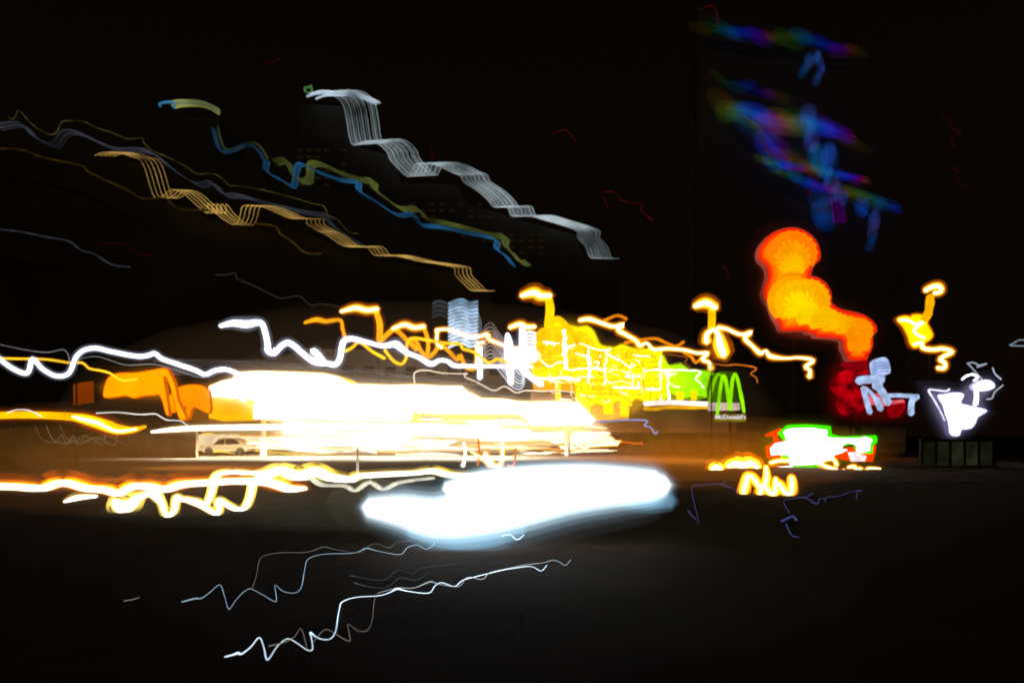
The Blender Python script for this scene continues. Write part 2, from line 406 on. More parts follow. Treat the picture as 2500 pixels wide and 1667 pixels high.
bundle('light_bundle', 'muted blue lines along the underside of the yellow ones', 'light line',
       [[(2, [(112, 675), (112, 740), (200, 790), (265, 825), (285, 720), (320, 700), (400, 740), (540, 790), (635, 800), (640, 850), (740, 915), (860, 990), (950, 985), (990, 1045), (1100, 1058), (1250, 1090), (1420, 1130), (1425, 1185), (1480, 1225), (1520, 1280)])]],
       167, 3.0, BL, [(i * 3.2 - 3, i * 2.2, i * 3, i * 2) for i in range(5)])
bundle('light_bundle', 'blue and yellow dash with faint tail at the upper left', 'light line',
       [[(1, [(1168, 165), (1250, 150), (1400, 150), (1500, 175), (1570, 205)])]], 166, 6.5, [(0.03, 0.15, 0.28), (0.18, 0.21, 0.07), (0.12, 0.16, 0.08), (0.20, 0.22, 0.05)], [(-6, 3, -110, -6), (16, -6, 0, 0), (22, 2, 2, 5), (30, 7, 0, 9)])
bundle('light_bundle', 'faint blue and olive wisps below the upper left dash', 'light line',
       [[(1, [(1520, 330), (1545, 430), (1580, 490), (1660, 485), (1760, 445), (1830, 470), (1890, 560)])]], 168, 5, [(0.01, 0.028, 0.06), (0.03, 0.035, 0.012)], [(0, 0, 0, 0), (14, -3, 10, -3), (7, 5, 5, 5)])
bundle('light_bundle', 'faint lilac grey lines running down above the gold ones', 'light line',
       [[(1, [(-30, 320), (100, 300), (170, 315), (250, 400), (380, 450), (450, 368), (550, 362), (700, 430), (850, 485), (1060, 495), (1200, 600), (1350, 705), (1430, 735), (1520, 722), (1600, 805), (1720, 815), (1900, 865), (2150, 925), (2349, 955)]),
         (2, [(450, 1000), (500, 1065), (600, 1130), (665, 1165)])]],
       158, 1.8, [(0.022, 0.025, 0.033), (0.045, 0.05, 0.062), (0.013, 0.014, 0.02)], [(i * 4.0 - 8, i * 2.6 - 6, i * 3.2 - 6, i * 2.0 - 4) for i in range(7)])
strand('light_line', 'thin dotted yellow line above the lilac lines at upper left', 'light line',
       [[(1, [(60, 258), (100, 265), (135, 205), (200, 275), (280, 345), (365, 380), (410, 355), (440, 290), (490, 280), (600, 285), (680, 325), (800, 365), (910, 408), (1015, 405), (1035, 445), (1090, 490), (1200, 540), (1320, 600), (1400, 655), (1450, 662), (1520, 658), (1590, 690), (1645, 745), (1700, 745), (1880, 775), (2100, 830), (2240, 873), (2310, 885), (2340, 920)]),
         (2, [(470, 1000), (530, 1030), (590, 1095), (645, 1105)])]], 150, 1.5, recipe((0.055, 0.052, 0.012)), noise=0.95)
strand('light_line', 'faint grey violet line falling at the far left edge', 'light line', [[(1, [(-30, 1055), (150, 1075), (350, 1115), (490, 1140), (580, 1205), (680, 1235), (800, 1310), (930, 1325)])]], 148, 4, recipe((0.025, 0.026, 0.034)), noise=0.6)
strand('light_line', 'dim brown gold line below the lilac lines at far left', 'light line', [[(1, [(-30, 480), (150, 485), (300, 540), (580, 600), (640, 650), (900, 770), (1020, 835), (1180, 835), (1280, 910), (1500, 920)])]], 149, 5, recipe((0.018, 0.011, 0.002)), noise=0.7)
strand('light_line', 'dim brown gold hook below the gold bundle', 'light line', [[(1, [(1830, 1015), (1970, 1035), (2010, 1090), (2100, 1150), (2190, 1225), (2300, 1230)])]], 148, 5, recipe((0.03, 0.018, 0.003)), noise=0.5)
strand('light_line', 'hair thin grey line dipping above the left street lamps', 'light line', [[(5, [(70, 60), (150, 62), (220, 50), (230, 90), (330, 130), (460, 195), (540, 230), (600, 222), (680, 215), (760, 280), (830, 270), (960, 290)])]], 120, 1.6, recipe((0.045, 0.036, 0.025)))

def red(label, t, pts, s=1.0, Y=140, w=2.0): strand('red_light_line', label, 'light line', [[(t, pts)]], Y, w, recipe((0.055 * s, 0.0015 * s, 0.003 * s)), noise=0.9)
red('small red hook of light right of the grey sheaf', 2, [(1760, 535), (1830, 512), (1870, 545), (1890, 575)], 1.0)
red('red zigzag of light above the right end of the grey sheaf', 2, [(2060, 868), (2120, 870), (2150, 910), (2230, 935), (2285, 930), (2268, 970), (2340, 1035)], 1.0)
red('short red streak left of the red zigzag', 2, [(2030, 870), (2055, 905), (2085, 975)], 0.7)
red('red hook at the very top right', 3, [(320, 70), (400, 40), (435, 75), (450, 180)], 0.9, 196)
red('red curl at the left tip of the blue green band', 3, [(490, 685), (530, 720), (548, 800)], 1.6, 196)
red('long thin red curl hanging inside the blue area', 3, [(680, 860), (690, 895), (760, 960), (790, 1030), (783, 1080), (830, 1090), (855, 1160)], 1.0, 196)
red('red squiggle hanging under the coloured bands', 3, [(1145, 1310), (1105, 1390), (1130, 1450), (1120, 1510)], 0.9, 196)
red('red zigzag at far right above the last lamp', 3, [(2050, 840), (2095, 850), (2140, 930), (2190, 940), (2165, 965), (2120, 1010), (2145, 1060)], 0.5, 196)
red('two red specks at far right below the red zigzag', 3, [(2120, 1215), (2165, 1210), (2160, 1285), (2230, 1340)], 0.4, 196)
red('short red tick left of the big orange sign', 6, [(1800, 0), (1835, 30), (1845, 90)], 0.9, 120)
red('red tick above the left of the grey sheaf', 2, [(120, 130), (160, 122), (200, 100)], 0.6)
red('red tick on the grey sheaf near its top', 2, [(1068, 620), (1070, 665), (1085, 690)], 0.8, 160)
red('faint red wave low at left', 1, [(730, 1165), (860, 1160), (930, 1190), (1010, 1235), (1080, 1240)], 0.35)

# RGB bands on the tower
HUE = [(0.0, (0.09, 0.01, 0.0)), (0.12, (0.01, 0.085, 0.0)), (0.28, (0.0, 0.07, 0.10)), (0.42, (0.0, 0.035, 0.40)), (0.58, (0.005, 0.01, 0.42)), (0.70, (0.06, 0.0, 0.20)), (0.80, (0.13, 0.0, 0.015)), (0.90, (0.05, 0.06, 0.0)), (1.0, (0.01, 0.09, 0.0))]
def hue(t):
    for (p0, c0), (p1, c1) in zip(HUE, HUE[1:]):
        if p0 <= t <= p1:
            k = (t - p0) / (p1 - p0); return tuple(a + (b - a) * k for a, b in zip(c0, c1))
    return HUE[-1][1]
def globe(root, x, y, Y, rx, rz, tilt, c):
    """soft gas ellipsoid imitating blurred light and lit air, no lamp; rx, rz in frame pixels"""
    c0 = P(x, y, Y); a = rx * Y / FPX; b = rz * Y / FPX; d = min(a, b)
    vs, fs = [], []
    R, S = 8, 14
    for i in range(R + 1):
        th = math.pi * i / R
        for k in range(S):
            ph = 2 * math.pi * k / S
            u, v, w = a * math.sin(th) * math.cos(ph), d * math.sin(th) * math.sin(ph), b * math.cos(th)
            vs.append(c0 + Vector((u * math.cos(tilt) + w * math.sin(tilt), v, -u * math.sin(tilt) + w * math.cos(tilt))))
    for i in range(R):
        for k in range(S):
            k2 = (k + 1) % S; fs.append((i * S + k, (i + 1) * S + k, (i + 1) * S + k2, i * S + k2))
    m = max(c) or 1e-6
    mesh('glow_globe', vs, fs, vmat(tuple(round(v / m, 2) for v in c), round(m / (2 * d), 5)), root, True)
def band(label, t, pts, s, nfil, spread, w, rep=1.0, Y=200):
    q = [n(t, p) for p in pts]
    bx = sum(v[0] for v in [P(x, y, Y) for x, y in q]) / len(q)
    x0 = (q[0][0] - CX) / FPX * Y; x1 = (q[-1][0] - CX) / FPX * Y
    pp = catmull([(x, y, 1.0) for x, y in q], 4)
    base = Vector((sum(P(x, y, Y).x for x, y, f in pp) / len(pp), Y, 0))
    m = [ramp_mat(HUE, s * f, 0, rep * 0.999, x0 - base.x, x1 - base.x) for f in (0.6, 0.35, 0.2)]
    root = empty('colour_band', base, label, 'light band', 'coloured light bands on the high rise')
    for i in range(nfil):
        j = (i - (nfil - 1) / 2) * spread / max(nfil - 1, 1)
        wob = [(x + random.uniform(-4, 4), y + j + random.uniform(-1.5, 1.5), f) for x, y, f in pp]
        cut = random.randint(0, 3); wob = wob[cut:len(wob) - random.randint(0, 2)]
        mm = m[0] if abs(j) < spread * 0.2 else m[1] if abs(j) < spread * 0.38 else m[2]
        tube('filament', to3d(wob, Y - random.uniform(0, 1.5), w * random.uniform(0.5, 1.3)), mm, root, 6)
    L = len(pp); K = max(6, int(abs(q[-1][0] - q[0][0]) / 14))
    for i in range(K):
        t = (i + random.uniform(0.1, 0.9)) / K; x, y, _ = pp[int(t * (L - 1))]
        c = hue((t * rep * 0.999) % 1.0); f = random.uniform(0.05, 0.36) * s
        globe(root, x + random.uniform(-8, 8), y + random.uniform(-0.35, 0.45) * spread, Y - 2, spread * random.uniform(0.8, 1.9), spread * random.uniform(0.35, 0.8), random.uniform(0.15, 0.75), tuple(v * f for v in c))
    return root
band('topmost rainbow band of light at upper right', 3, [(330, 195), (480, 215), (640, 235), (780, 265), (900, 270), (1000, 265), (1150, 300), (1300, 345), (1450, 355)], 0.34, 9, 26, 2.2, 1.9)
band('faint rainbow band under the topmost one', 3, [(400, 560), (560, 600), (700, 640), (830, 670), (950, 690)], 0.22, 5, 22, 2.4)
band('brightest rainbow band, second from top at upper right', 3, [(490, 770), (620, 800), (760, 830), (870, 860), (1000, 875), (1130, 890), (1280, 940), (1460, 1000)], 0.9, 11, 36, 2.6, 1.9)
band('blue and violet band slanting down between the two brightest bands', 3, [(640, 850), (740, 930), (800, 1000), (880, 1090), (1010, 1190)], 0.6, 10, 40, 3.4)
band('thin rainbow band below the slanting violet one', 3, [(770, 1140), (880, 1180), (1020, 1200), (1160, 1220), (1330, 1260), (1520, 1295)], 0.8, 7, 20, 2.4, 1.9)
band('long lowest rainbow band reaching down to the right', 3, [(850, 1230), (960, 1250), (1100, 1310), (1260, 1360), (1400, 1390), (1560, 1430), (1760, 1495)], 0.6, 8, 22, 2.4, 1.5)
BLU = [(0.0, 0.04, 0.22), (0.0, 0.03, 0.14), (0.01, 0.06, 0.26), (0.02, 0.02, 0.12)]
def bluecol(label, t, pts, nn, spread, s=1.0):
    r = bundle('blue_light_column', label, 'light band', [[(t, pts)]], 199, 2.0, [tuple(c * s * 0.5 for c in b) for b in BLU], [((i - nn / 2) * spread, random.uniform(-9, 9), (i - nn / 2) * spread * 0.7, random.uniform(-14, 6)) for i in range(max(2, nn // 2))], 'blue light columns on the high rise')
    pp = path([(t, pts)], 2)
    for i, (x, y, f) in enumerate(pp):
        globe(r, x + random.uniform(-6, 6), y + random.uniform(-4, 4), 197, random.uniform(0.3, 0.6) * nn * spread, random.uniform(14, 30), random.uniform(-0.3, 0.5), tuple(c * s * random.uniform(0.25, 0.65) for c in random.choice(BLU)))
bluecol('dim blue arch of light under the topmost rainbow band', 3, [(1070, 520), (1090, 440), (1140, 410), (1185, 450), (1175, 570)], 5, 4.5, 0.55)
bluecol('blue column crossing the brightest rainbow band', 3, [(1100, 810), (1110, 900), (1120, 1010), (1150, 1100), (1170, 1180)], 7, 5.5, 0.9)
bluecol('blue column between the two lower rainbow bands', 3, [(1245, 1070), (1250, 1150), (1230, 1230), (1290, 1330), (1340, 1430)], 7, 5, 0.8)
bluecol('blue column hanging lowest right under the bands', 7, [(1150, 0), (1260, 80), (1260, 170), (1255, 290)], 4, 6, 0.9)
bluecol('blue curtain of light just above the big orange sign', 7, [(890, -40), (905, 20), (915, 80), (925, 140)], 10, 6, 0.45)
bundle('violet_light_column', 'dim violet column right of the blue curtain', 'light band', [[(7, [(960, -60), (975, 20), (985, 130)])]], 198, 3.5, [(0.05, 0.0, 0.09), (0.03, 0.0, 0.06)], [(i * 6, 0, i * 6, 0) for i in range(6)])

# ================================================================== left and middle: street lamps drawn as their light trails
strand('street_lamp_trail', 'thick wavy white line of light at the left edge', 'street lamp',
       [[(4, [(-60, 470), (0, 520), (90, 585), (175, 620), (208, 600), (235, 518), (300, 585), (380, 632), (440, 640), (490, 622), (520, 570), (545, 505), (600, 455), (690, 440), (800, 465), (980, 498), (1060, 492), (1110, 478), (1160, 515), (1260, 550), (1400, 598), (1470, 628), (1540, 600), (1620, 592), (1700, 620)])]], 42, 9.5, WHT, posts=[(545, 505, 4)], noise=0.5)
strand('street_lamp_trail', 'orange line of light behind the white wave at the left edge', 'street lamp',
       [[(4, [(-60, 510), (100, 515), (330, 520), (500, 545), (590, 545), (640, 585), (720, 600), (790, 620), (840, 655), (890, 672), (985, 660)])]], 44, 5, SODY)
strand('light_line', 'faint grey streaks under the white wave at left', 'light line', [[(4, [(560, 520), (700, 500), (900, 560), (1100, 555), (1300, 610), (1450, 650), (1600, 610)])], [(4, [(0, 415), (200, 455), (340, 470), (450, 450), (490, 490), (495, 560)])]], 43, 2, recipe((0.22, 0.22, 0.23)), noise=0.6)
strand('street_lamp_trail', 'thick white zigzag line starting upper left of the glowing canopy', 'street lamp',
       [[(5, [(110, 428, .7), (200, 408, 1.1), (300, 415, 1.3), (400, 405, 1), (432, 470, .95), (450, 560, 1.05), (455, 605, 1.2), (500, 622, 1), (540, 578), (590, 548), (640, 570), (720, 640), (790, 685, 1.1), (870, 695), (935, 703), (968, 660), (982, 580), (1002, 532), (1060, 520, .9), (1150, 540, .8), (1270, 570, .8), (1365, 558, 1.2), (1400, 580, 1.2), (1450, 620, .9), (1530, 650, .8), (1620, 700, .9), (1680, 675, .7), (1740, 680, .7), (1790, 712, .8), (1900, 715, .6), (2150, 718, .6), (2349, 722, .5)])],
        [(5, [(772, 605, 1.1), (800, 625, 1.2), (850, 680, 1)])]], 45, 12.5, WHT, noise=0.4)
strand('street_lamp_trail', 'leftmost orange lamp line, low beside the white zigzag', 'street lamp',
       [[(5, [(715, 405, .8), (800, 382, 1.3), (870, 395, 1.2), (970, 385, 1), (988, 450, 1), (1005, 510, 1)])]], 75, 8, AMB, 'orange street lamp trails in a row', posts=[(970, 385, 5)])
strand('light_line', 'amber loops tangled with the white zigzag', 'light line',
       [[(5, [(1005, 610), (1060, 580), (1110, 545), (1200, 610), (1290, 660)])], [(5, [(1290, 600), (1350, 675), (1410, 700), (1445, 650), (1452, 545), (1500, 515), (1600, 530), (1720, 550), (1830, 558), (1850, 590), (1940, 620), (2030, 690), (2100, 665), (2170, 692)])]], 60, 7, SODY)
strand('street_lamp_trail', 'orange lamp line second from left with long drop', 'street lamp',
       [[(5, [(975, 325, .8), (1080, 298, 1.2), (1160, 315, 1.2), (1240, 305, 1.1)])]], 72, 10, SOD, 'orange street lamp trails in a row', posts=[(1245, 320, 5)])
strand('light_line', 'thick amber drop under the second orange lamp', 'light line',
       [[(5, [(1228, 325, .9), (1252, 400, 1.1), (1255, 470, 1.1), (1255, 530, 1.1), (1295, 500, .9), (1355, 452, .9), (1400, 480, .8), (1455, 535, .8), (1520, 595, .9)])]], 72.5, 13, AMB)
strand('street_lamp_trail', 'orange lamp line third from left', 'street lamp',
       [[(5, [(1345, 448, .8), (1430, 418, 1.1), (1500, 440, 1.1), (1575, 430, 1)])]], 70, 10, SOD, 'orange street lamp trails in a row')
strand('light_line', 'amber V shaped line below the third orange lamp', 'light line',
       [[(5, [(1570, 440), (1592, 500), (1602, 560), (1600, 652), (1650, 612), (1690, 562), (1750, 610), (1810, 670), (1830, 632), (1870, 720), (1930, 738)])], [(5, [(1480, 520), (1520, 545), (1545, 600), (1590, 655)])]], 70.5, 9, AMB)
strand('street_lamp_trail', 'orange lamp line crossing the pale blue stack', 'street lamp',
       [[(5, [(1655, 458), (1720, 450), (1770, 460), (1850, 490), (1950, 505), (2025, 488, 1.2), (2035, 520, 1.2), (2100, 550), (2200, 590), (2280, 592)])], [(5, [(1668, 460), (1662, 520), (1668, 560), (1700, 585)])], [(5, [(1950, 730), (1950, 640), (1955, 560), (2000, 545)])]], 62, 7, SOD, 'orange street lamp trails in a row')
strand('street_lamp_trail', 'orange lamp line left of the tallest middle lamp', 'street lamp',
       [[(6, [(275, 440, .9), (350, 415, 1.1), (400, 435, 1.1), (460, 432, .9)])]], 66, 10, SOD, 'orange street lamp trails in a row')
strand('street_lamp_trail', 'tallest orange lamp in the middle with boomerang head', 'street lamp',
       [[(6, [(360, 212, .8), (450, 188, 1.2), (500, 212, 1.2), (570, 210, .9)])]], 64, 15, SOD, 'orange street lamp trails in a row')
strand('light_line', 'thick yellow drop under the tallest middle lamp', 'light line',
       [[(6, [(556, 235, .9), (566, 290, 1.1), (565, 345, 1.1), (556, 430, 1.1), (585, 400, .8), (622, 378, .8), (670, 415, .8), (740, 500, .8), (765, 545, .9)])]], 64.5, 19, ((1.0, 0.58, 0.0), 1.2, [(1.2, (1.0, 0.4, 0), 0.4)]))
strand('street_lamp_trail', 'long orange lamp line running down above the yellow block', 'street lamp',
       [[(6, [(775, 388, .9), (850, 380, 1.1), (930, 405, 1), (1020, 432, 1), (1095, 415, 1), (1055, 455, 1.2), (1120, 495, 1), (1180, 530, 1), (1212, 568, 1.1), (1260, 550, .7), (1310, 598, 1), (1400, 590, .9), (1530, 600, .8), (1620, 622, .8), (1698, 622, .9), (1658, 665, 1), (1708, 692, .9), (1720, 738, 1.1)])]], 58, 9, SOD, 'orange street lamp trails in a row')
strand('light_line', 'dull orange echo above the long lamp line', 'light line',
       [[(6, [(955, 388), (1040, 355), (1085, 362), (1115, 380)])], [(6, [(1100, 550), (1200, 530), (1320, 518), (1400, 550), (1470, 572), (1525, 540)])], [(6, [(1520, 615), (1580, 650), (1610, 690), (1650, 660)])]], 59, 7, SODO)
strand('light_line', 'thin dotted orange line right of the long lamp line', 'light line', [[(7, [(130, 1140), (220, 1150), (300, 1145), (430, 1170), (390, 1210), (430, 1240), (437, 1275)])]], 57, 3, recipe((1.0, 0.22, 0.01), 0.8), noise=0.6)
strand('light_line', 'short dotted orange line over the green arches', 'light line', [[(6, [(1370, 630), (1440, 635), (1550, 655), (1530, 690), (1570, 720), (1575, 745)])]], 57.5, 2.5, recipe((0.5, 0.13, 0.01), 0.7), noise=0.7)
strand('street_lamp_trail', 'orange lamp with boomerang head left of the big orange sign', 'street lamp',
       [[(6, [(1602, 288, .8), (1680, 262, 1.2), (1755, 297, 1)])], [(6, [(1690, 545, 1.1), (1690, 490, .9), (1735, 455, .7), (1772, 490, 1), (1785, 560, 1.5), (1812, 635, 1.4)])]], 56, 15, SOD, 'orange street lamp trails in a row', posts=[(1725, 300, 6)])
strand('light_line', 'yellow drop under the lamp left of the big orange sign', 'light line', [[(6, [(1725, 318), (1727, 350), (1726, 400), (1724, 440)])]], 56.4, 18, ((1.0, 0.5, 0.0), 1.1, [(1.2, (1.0, 0.4, 0), 0.4)]))
strand('light_line', 'bright orange zigzag tail under the big orange sign', 'light line',
       [[(7, [(155, 880, 1.2), (220, 890, 1), (320, 930, 1), (398, 910, 1), (348, 955, 1.2), (400, 1010, 1), (458, 1062, 1.2), (500, 1045, .7), (530, 1085, 1.2), (640, 1100, .8), (740, 1095, .8), (838, 1115, 1), (782, 1160, 1), (815, 1185, .9), (810, 1235, 1.2)])]], 56, 8, SOD)
strand('street_lamp_trail', 'rightmost orange lamp with ring shaped head', 'street lamp',
       [[(14, [(930, 350, 1), (1020, 300, 1.1), (1120, 285, 1.2), (1165, 330, 1.0), (1140, 370, 1), (1060, 385, 1)])]], 55, 10, SOD, 'orange street lamp trails in a row', posts=[(1000, 380, 14)])
strand('light_line', 'amber drop under the rightmost orange lamp', 'light line', [[(14, [(1000, 430, .9), (1000, 530, 1.1), (985, 620, .95), (965, 690, 1.1), (920, 770, 1)])]], 55.5, 19, ((1.0, 0.42, 0.0), 1.05, [(1.15, (1.0, 0.35, 0), 0.3)]))
lightbox('light_shape', 'jagged yellow patch of light under the rightmost lamp', 'light shape',
         poly(14, [(540, 760), (640, 720), (740, 735), (760, 700), (870, 700), (930, 740), (960, 830), (1000, 900), (1035, 990), (980, 1060), (930, 1080), (880, 1120), (800, 1160), (730, 1120), (690, 1000), (620, 860)]), 55.8, 0.3, (1.0, 0.85, 0.0), 1.1, [(3, (1.0, 0.32, 0.0), 0.9), (6, (1.0, 0.15, 0.0), 0.18)])
strand('light_line', 'white hot zigzag with tail over the yellow patch at right', 'light line',
       [[(14, [(560, 770), (690, 775), (790, 830), (910, 800), (800, 880), (780, 940), (840, 990), (920, 1030)])], [(14, [(770, 1120), (880, 1090), (900, 1170), (1050, 1195), (1180, 1180), (1320, 1225), (1200, 1290), (1150, 1340), (1215, 1390), (1200, 1460), (1110, 1455)])]], 55.4, 9, SOD)

# pale blue louvre stack and the white tangle beside it
st = empty('louvre_sign', P(n(5, (1850, 400))[0], n(5, (1850, 400))[1], 90), 'pale blue stack of wavy light slats', 'light sign'); st.location.z = 0
for i in range(13):
    y = 245 + i * 26
    pp = path([(5, [(1748, y + 25, .9), (1800, y + 2, 1), (1850, y - 5, 1), (1900, y + 18, 1), (1955, y + 8, .9)])])
    f = 1.0 if i > 1 else 0.6
    tube('slat', to3d(pp, 90 + 0.02 * i, 6.6), emat((0.25 * f + 0.04 * i, 0.42 * f + 0.04 * i, 0.62 * f + 0.04 * i), 1.0, 0.4, 0.8), st, 8)
slab('back_panel', poly(5, [(1755, 270), (1830, 240), (1945, 262), (1985, 400), (1985, 560), (1755, 560)]), 90.6, 0.3, emat((0.10, 0.13, 0.15), 0.8), st)
post(st, *n(5, (1850, 560)), 90.4, 0.2)
for i in range(4):
    bundle('light_line', ['faint grey slat line left of the pale blue stack, topmost', 'faint grey slat line left of the pale blue stack, second', 'faint grey slat line left of the pale blue stack, third', 'faint grey slat line left of the pale blue stack, lowest'][i], 'light line', [[(5, [(1632, 262 + 32 * i), (1680, 245 + 32 * i), (1735, 262 + 32 * i)])]], 92, 3.5, [(0.05, 0.055, 0.065)], [(0, 0, 0, 0), (0, 4, 0, 4)])
bundle('light_line', 'grey pink arcs of light beside the white tangle', 'light line',
       [[(12, [(170, 640), (230, 540), (300, 525), (370, 620), (440, 720), (500, 790)])]], 84, 3, [(0.30, 0.25, 0.24), (0.42, 0.34, 0.30), (0.5, 0.40, 0.36)], [(0, i * 9.5, 0, i * 9) for i in range(11)])
bundle('light_line', 'white curved lines hooking down from the white tangle', 'light line',
       [[(12, [(380, 1180), (480, 1300), (560, 1400), (640, 1460), (700, 1465), (750, 1420), (765, 1330), (760, 1250)])]], 63, 3, [(0.7, 0.75, 0.85), (0.5, 0.55, 0.62), (0.9, 0.95, 1.0)], [(i * 3.5, -i * 9.5, -i * 2.0, -i * 5) for i in range(9)])
strand('light_streak', 'white vertical glowing streak, left one of the white tangle', 'light tube', [[(12, [(520, 680, .7), (540, 820, 1.4), (545, 1000, 1.6), (560, 1200, 1.3), (570, 1390, .9)])]], 62, 13, WHT)
strand('light_streak', 'tall white vertical glowing streak beside the louvres', 'light tube', [[(12, [(735, 600, .9), (735, 750, 1), (735, 950, 1.1), (730, 1150, 1.1), (810, 1250, 1), (900, 1330, .8), (1010, 1400, .9)])]], 61.5, 14, WHT)
lv = empty('louvre_sign', P(n(12, (850, 800))[0], n(12, (850, 800))[1], 63), 'small white louvre sign beside the tall white streak', 'light sign'); lv.location.z = 0
for i in range(9):
    y = 650 + i * 50
    tube('slat', to3d(path([(12, [(770, y + 20), (830, y), (880, y + 5), (925, y + 18)])]), 63, 6.2), emat((1, 1, 1), 1.3), lv, 8)
strand('light_streak', 'short white drip of light left of the white tangle', 'light tube', [[(12, [(140, 860, .7), (135, 1000, .8), (130, 1150, 1), (125, 1310, 1.1)])]], 61, 10, WHT)
lightbox('light_shape', 'pinkish white haze of light slats between the two white streaks', 'light shape', poly(12, [(560, 880), (700, 860), (780, 850), (930, 900), (1000, 1000), (900, 1080), (760, 1120), (580, 1130), (500, 1000)]), 64, 0.3, (1.0, 0.97, 0.9), 1.4, [(2, (1.0, 0.8, 0.2), 1.0)])
strand('light_line', 'thin pale line waving over the top of the canopy', 'light line',
       [[(5, [(1505, 840), (1505, 762), (1590, 745), (1700, 765), (1850, 770), (1882, 768), (1860, 790), (1950, 830), (2070, 890), (2150, 860), (2230, 905), (2300, 890)]), (6, [(520, 895), (620, 890), (740, 905)])]], 49, 3, recipe((1.0, 0.80, 0.6), 1.2))

# ================================================================== yellow restaurant block with green arches
YG = [(0.0, (1.0, 0.50, 0.0)), (0.12, (1.0, 0.78, 0.0)), (0.45, (1.0, 0.92, 0.0)), (0.62, (1.0, 0.98, 0.0)), (0.74, (0.50, 1.0, 0.0)), (0.88, (0.36, 0.95, 0.0)), (1.0, (0.22, 0.6, 0.0))]
ypoly = poly(6, [(470, 480), (540, 440), (620, 400), (700, 425), (770, 440), (830, 430), (880, 470), (905, 530), (940, 572), (1030, 585), (1080, 562), (1140, 585), (1200, 600), (1280, 595), (1350, 602), (1385, 660), (1400, 690), (1430, 715), (1500, 700), (1560, 740), (1640, 748), (1720, 760), (1740, 800), (1715, 900), (1690, 935), (1600, 925), (1500, 950), (1440, 910), (1380, 960), (1300, 930), (1250, 960), (1180, 940), (1120, 1000), (1060, 960), (980, 1000), (900, 980), (840, 1010), (780, 930), (740, 850), (640, 840), (560, 870), (460, 800), (430, 720), (450, 640)])
yx = [(p[0] - CX) / FPX * 66 for p in ypoly]
rest = empty('restaurant', Vector(((min(yx) + max(yx)) / 2, 66, 0)), 'overexposed bright yellow restaurant front fading to lime at its right', 'restaurant')
slab('facade', smoothpoly(ypoly, 2), 66, 5.0, ramp_mottle(ramp_mat(YG, 1.15, 0, 1.0, min(yx) - rest.location.x, max(yx) - rest.location.x), 1.3, 0.92, 1.5), rest)
slab('rim', offset(smoothpoly(ypoly, 2), 3.5), 66.2, 4.6, ramp_mat([(0, (0.9, 0.35, 0.0)), (0.5, (0.75, 0.55, 0.0)), (1, (0.2, 0.5, 0.0))], 0.6, 0, 1.0, min(yx) - rest.location.x, max(yx) - rest.location.x), rest)  # glowing plate imitating the fringe of light round the front
for (x, y0, y1, w) in [(625, 700, 985, 40), (790, 830, 1010, 80), (830, 900, 1075, 50), (985, 940, 1060, 70), (1100, 930, 1075, 60), (1140, 900, 1000, 30), (1260, 900, 975, 40), (1310, 900, 985, 40), (1370, 900, 985, 35), (1500, 900, 965, 50), (1600, 890, 960, 40)]:
    slab('column', poly(6, [(x - w / 2, y0), (x + w / 2, y0), (x + w / 2, y1), (x - w / 2, y1)]), 65.7, 0.25, emat((1.0, 0.8, 0.0), 1.0, 0.2, 0.5), rest)
slab('lower_wall', poly(6, [(840, 985), (1140, 960), (1130, 1095), (900, 1105)]), 66.3, 4.0, emat((0.85, 0.42, 0.05), 0.85, 0.3, 0.7), rest)
slab('awning', poly(6, [(440, 830), (760, 850), (760, 900), (450, 890)]), 65.9, 0.4, emat((1.0, 0.38, 0.0), 0.8, 0.3, 0.7), rest)
slab('plinth', poly(6, [(430, 900), (1900, 1000), (1900, 1190), (430, 1190)]), 67.0, 4, smat('restaurant_wall', (0.32, 0.20, 0.10), 0.8, 0.3, 0.4), rest)
WF = emat((1.0, 1.0, 0.9), 2.2, 0.2, 0.5)
for run, w in [([(668, 455, .8), (672, 560, 1.1), (675, 660, 1), (680, 735, .8)], 15), ([(715, 455, 1), (740, 500, 1), (765, 545, 1)], 12), ([(845, 592, .5), (840, 650, 1), (850, 720, .7), (848, 770, 1.2), (842, 835, .5)], 11),
               ([(960, 650, .6), (975, 680, 1), (955, 720, .8), (965, 790, .8), (958, 850, 1)], 6), ([(1358, 650), (1352, 720), (1360, 790), (1352, 885)], 6), ([(1415, 765), (1412, 850), (1418, 960)], 8),
               ([(700, 575), (770, 555), (860, 580), (930, 600), (1000, 592), (970, 625), (1050, 665), (1110, 700), (1140, 725), (1180, 705)], 4.5), ([(480, 650), (520, 690), (560, 720), (610, 695), (660, 690), (700, 740), (800, 735), (960, 740)], 5),
               ([(1240, 740), (1255, 750), (1300, 742), (1420, 745), (1640, 752), (1605, 805), (1640, 830), (1665, 872)], 4), ([(1020, 865), (1060, 872), (1100, 866), (1160, 872), (1210, 866)], 9), ([(1260, 878), (1300, 885), (1345, 880)], 8),
               ([(870, 685), (910, 685), (905, 730)], 4), ([(1080, 755), (1125, 760), (1110, 790), (1150, 800)], 4), ([(470, 800, .7), (560, 805, 1), (660, 800, 1), (780, 812, .7)], 14), ([(540, 560), (580, 545), (600, 570)], 8)]:
    tube('light_streak', to3d([(x + random.uniform(-2, 2), y + random.uniform(-1.5, 1.5), f * random.uniform(0.45, 1.25)) for x, y, f in path([(6, run)], 5)], 65.4, w * 0.58), WF, rest, 8)  # streaks imitating smeared lights across the front
FC = [emat((1.0, 0.95, 0.55), 1.5), emat((1.0, 0.50, 0.0), 1.0), emat((1.0, 1.0, 0.8), 1.8), emat((0.75, 0.65, 0.0), 1.0), emat((1.0, 0.30, 0.0), 0.8)]
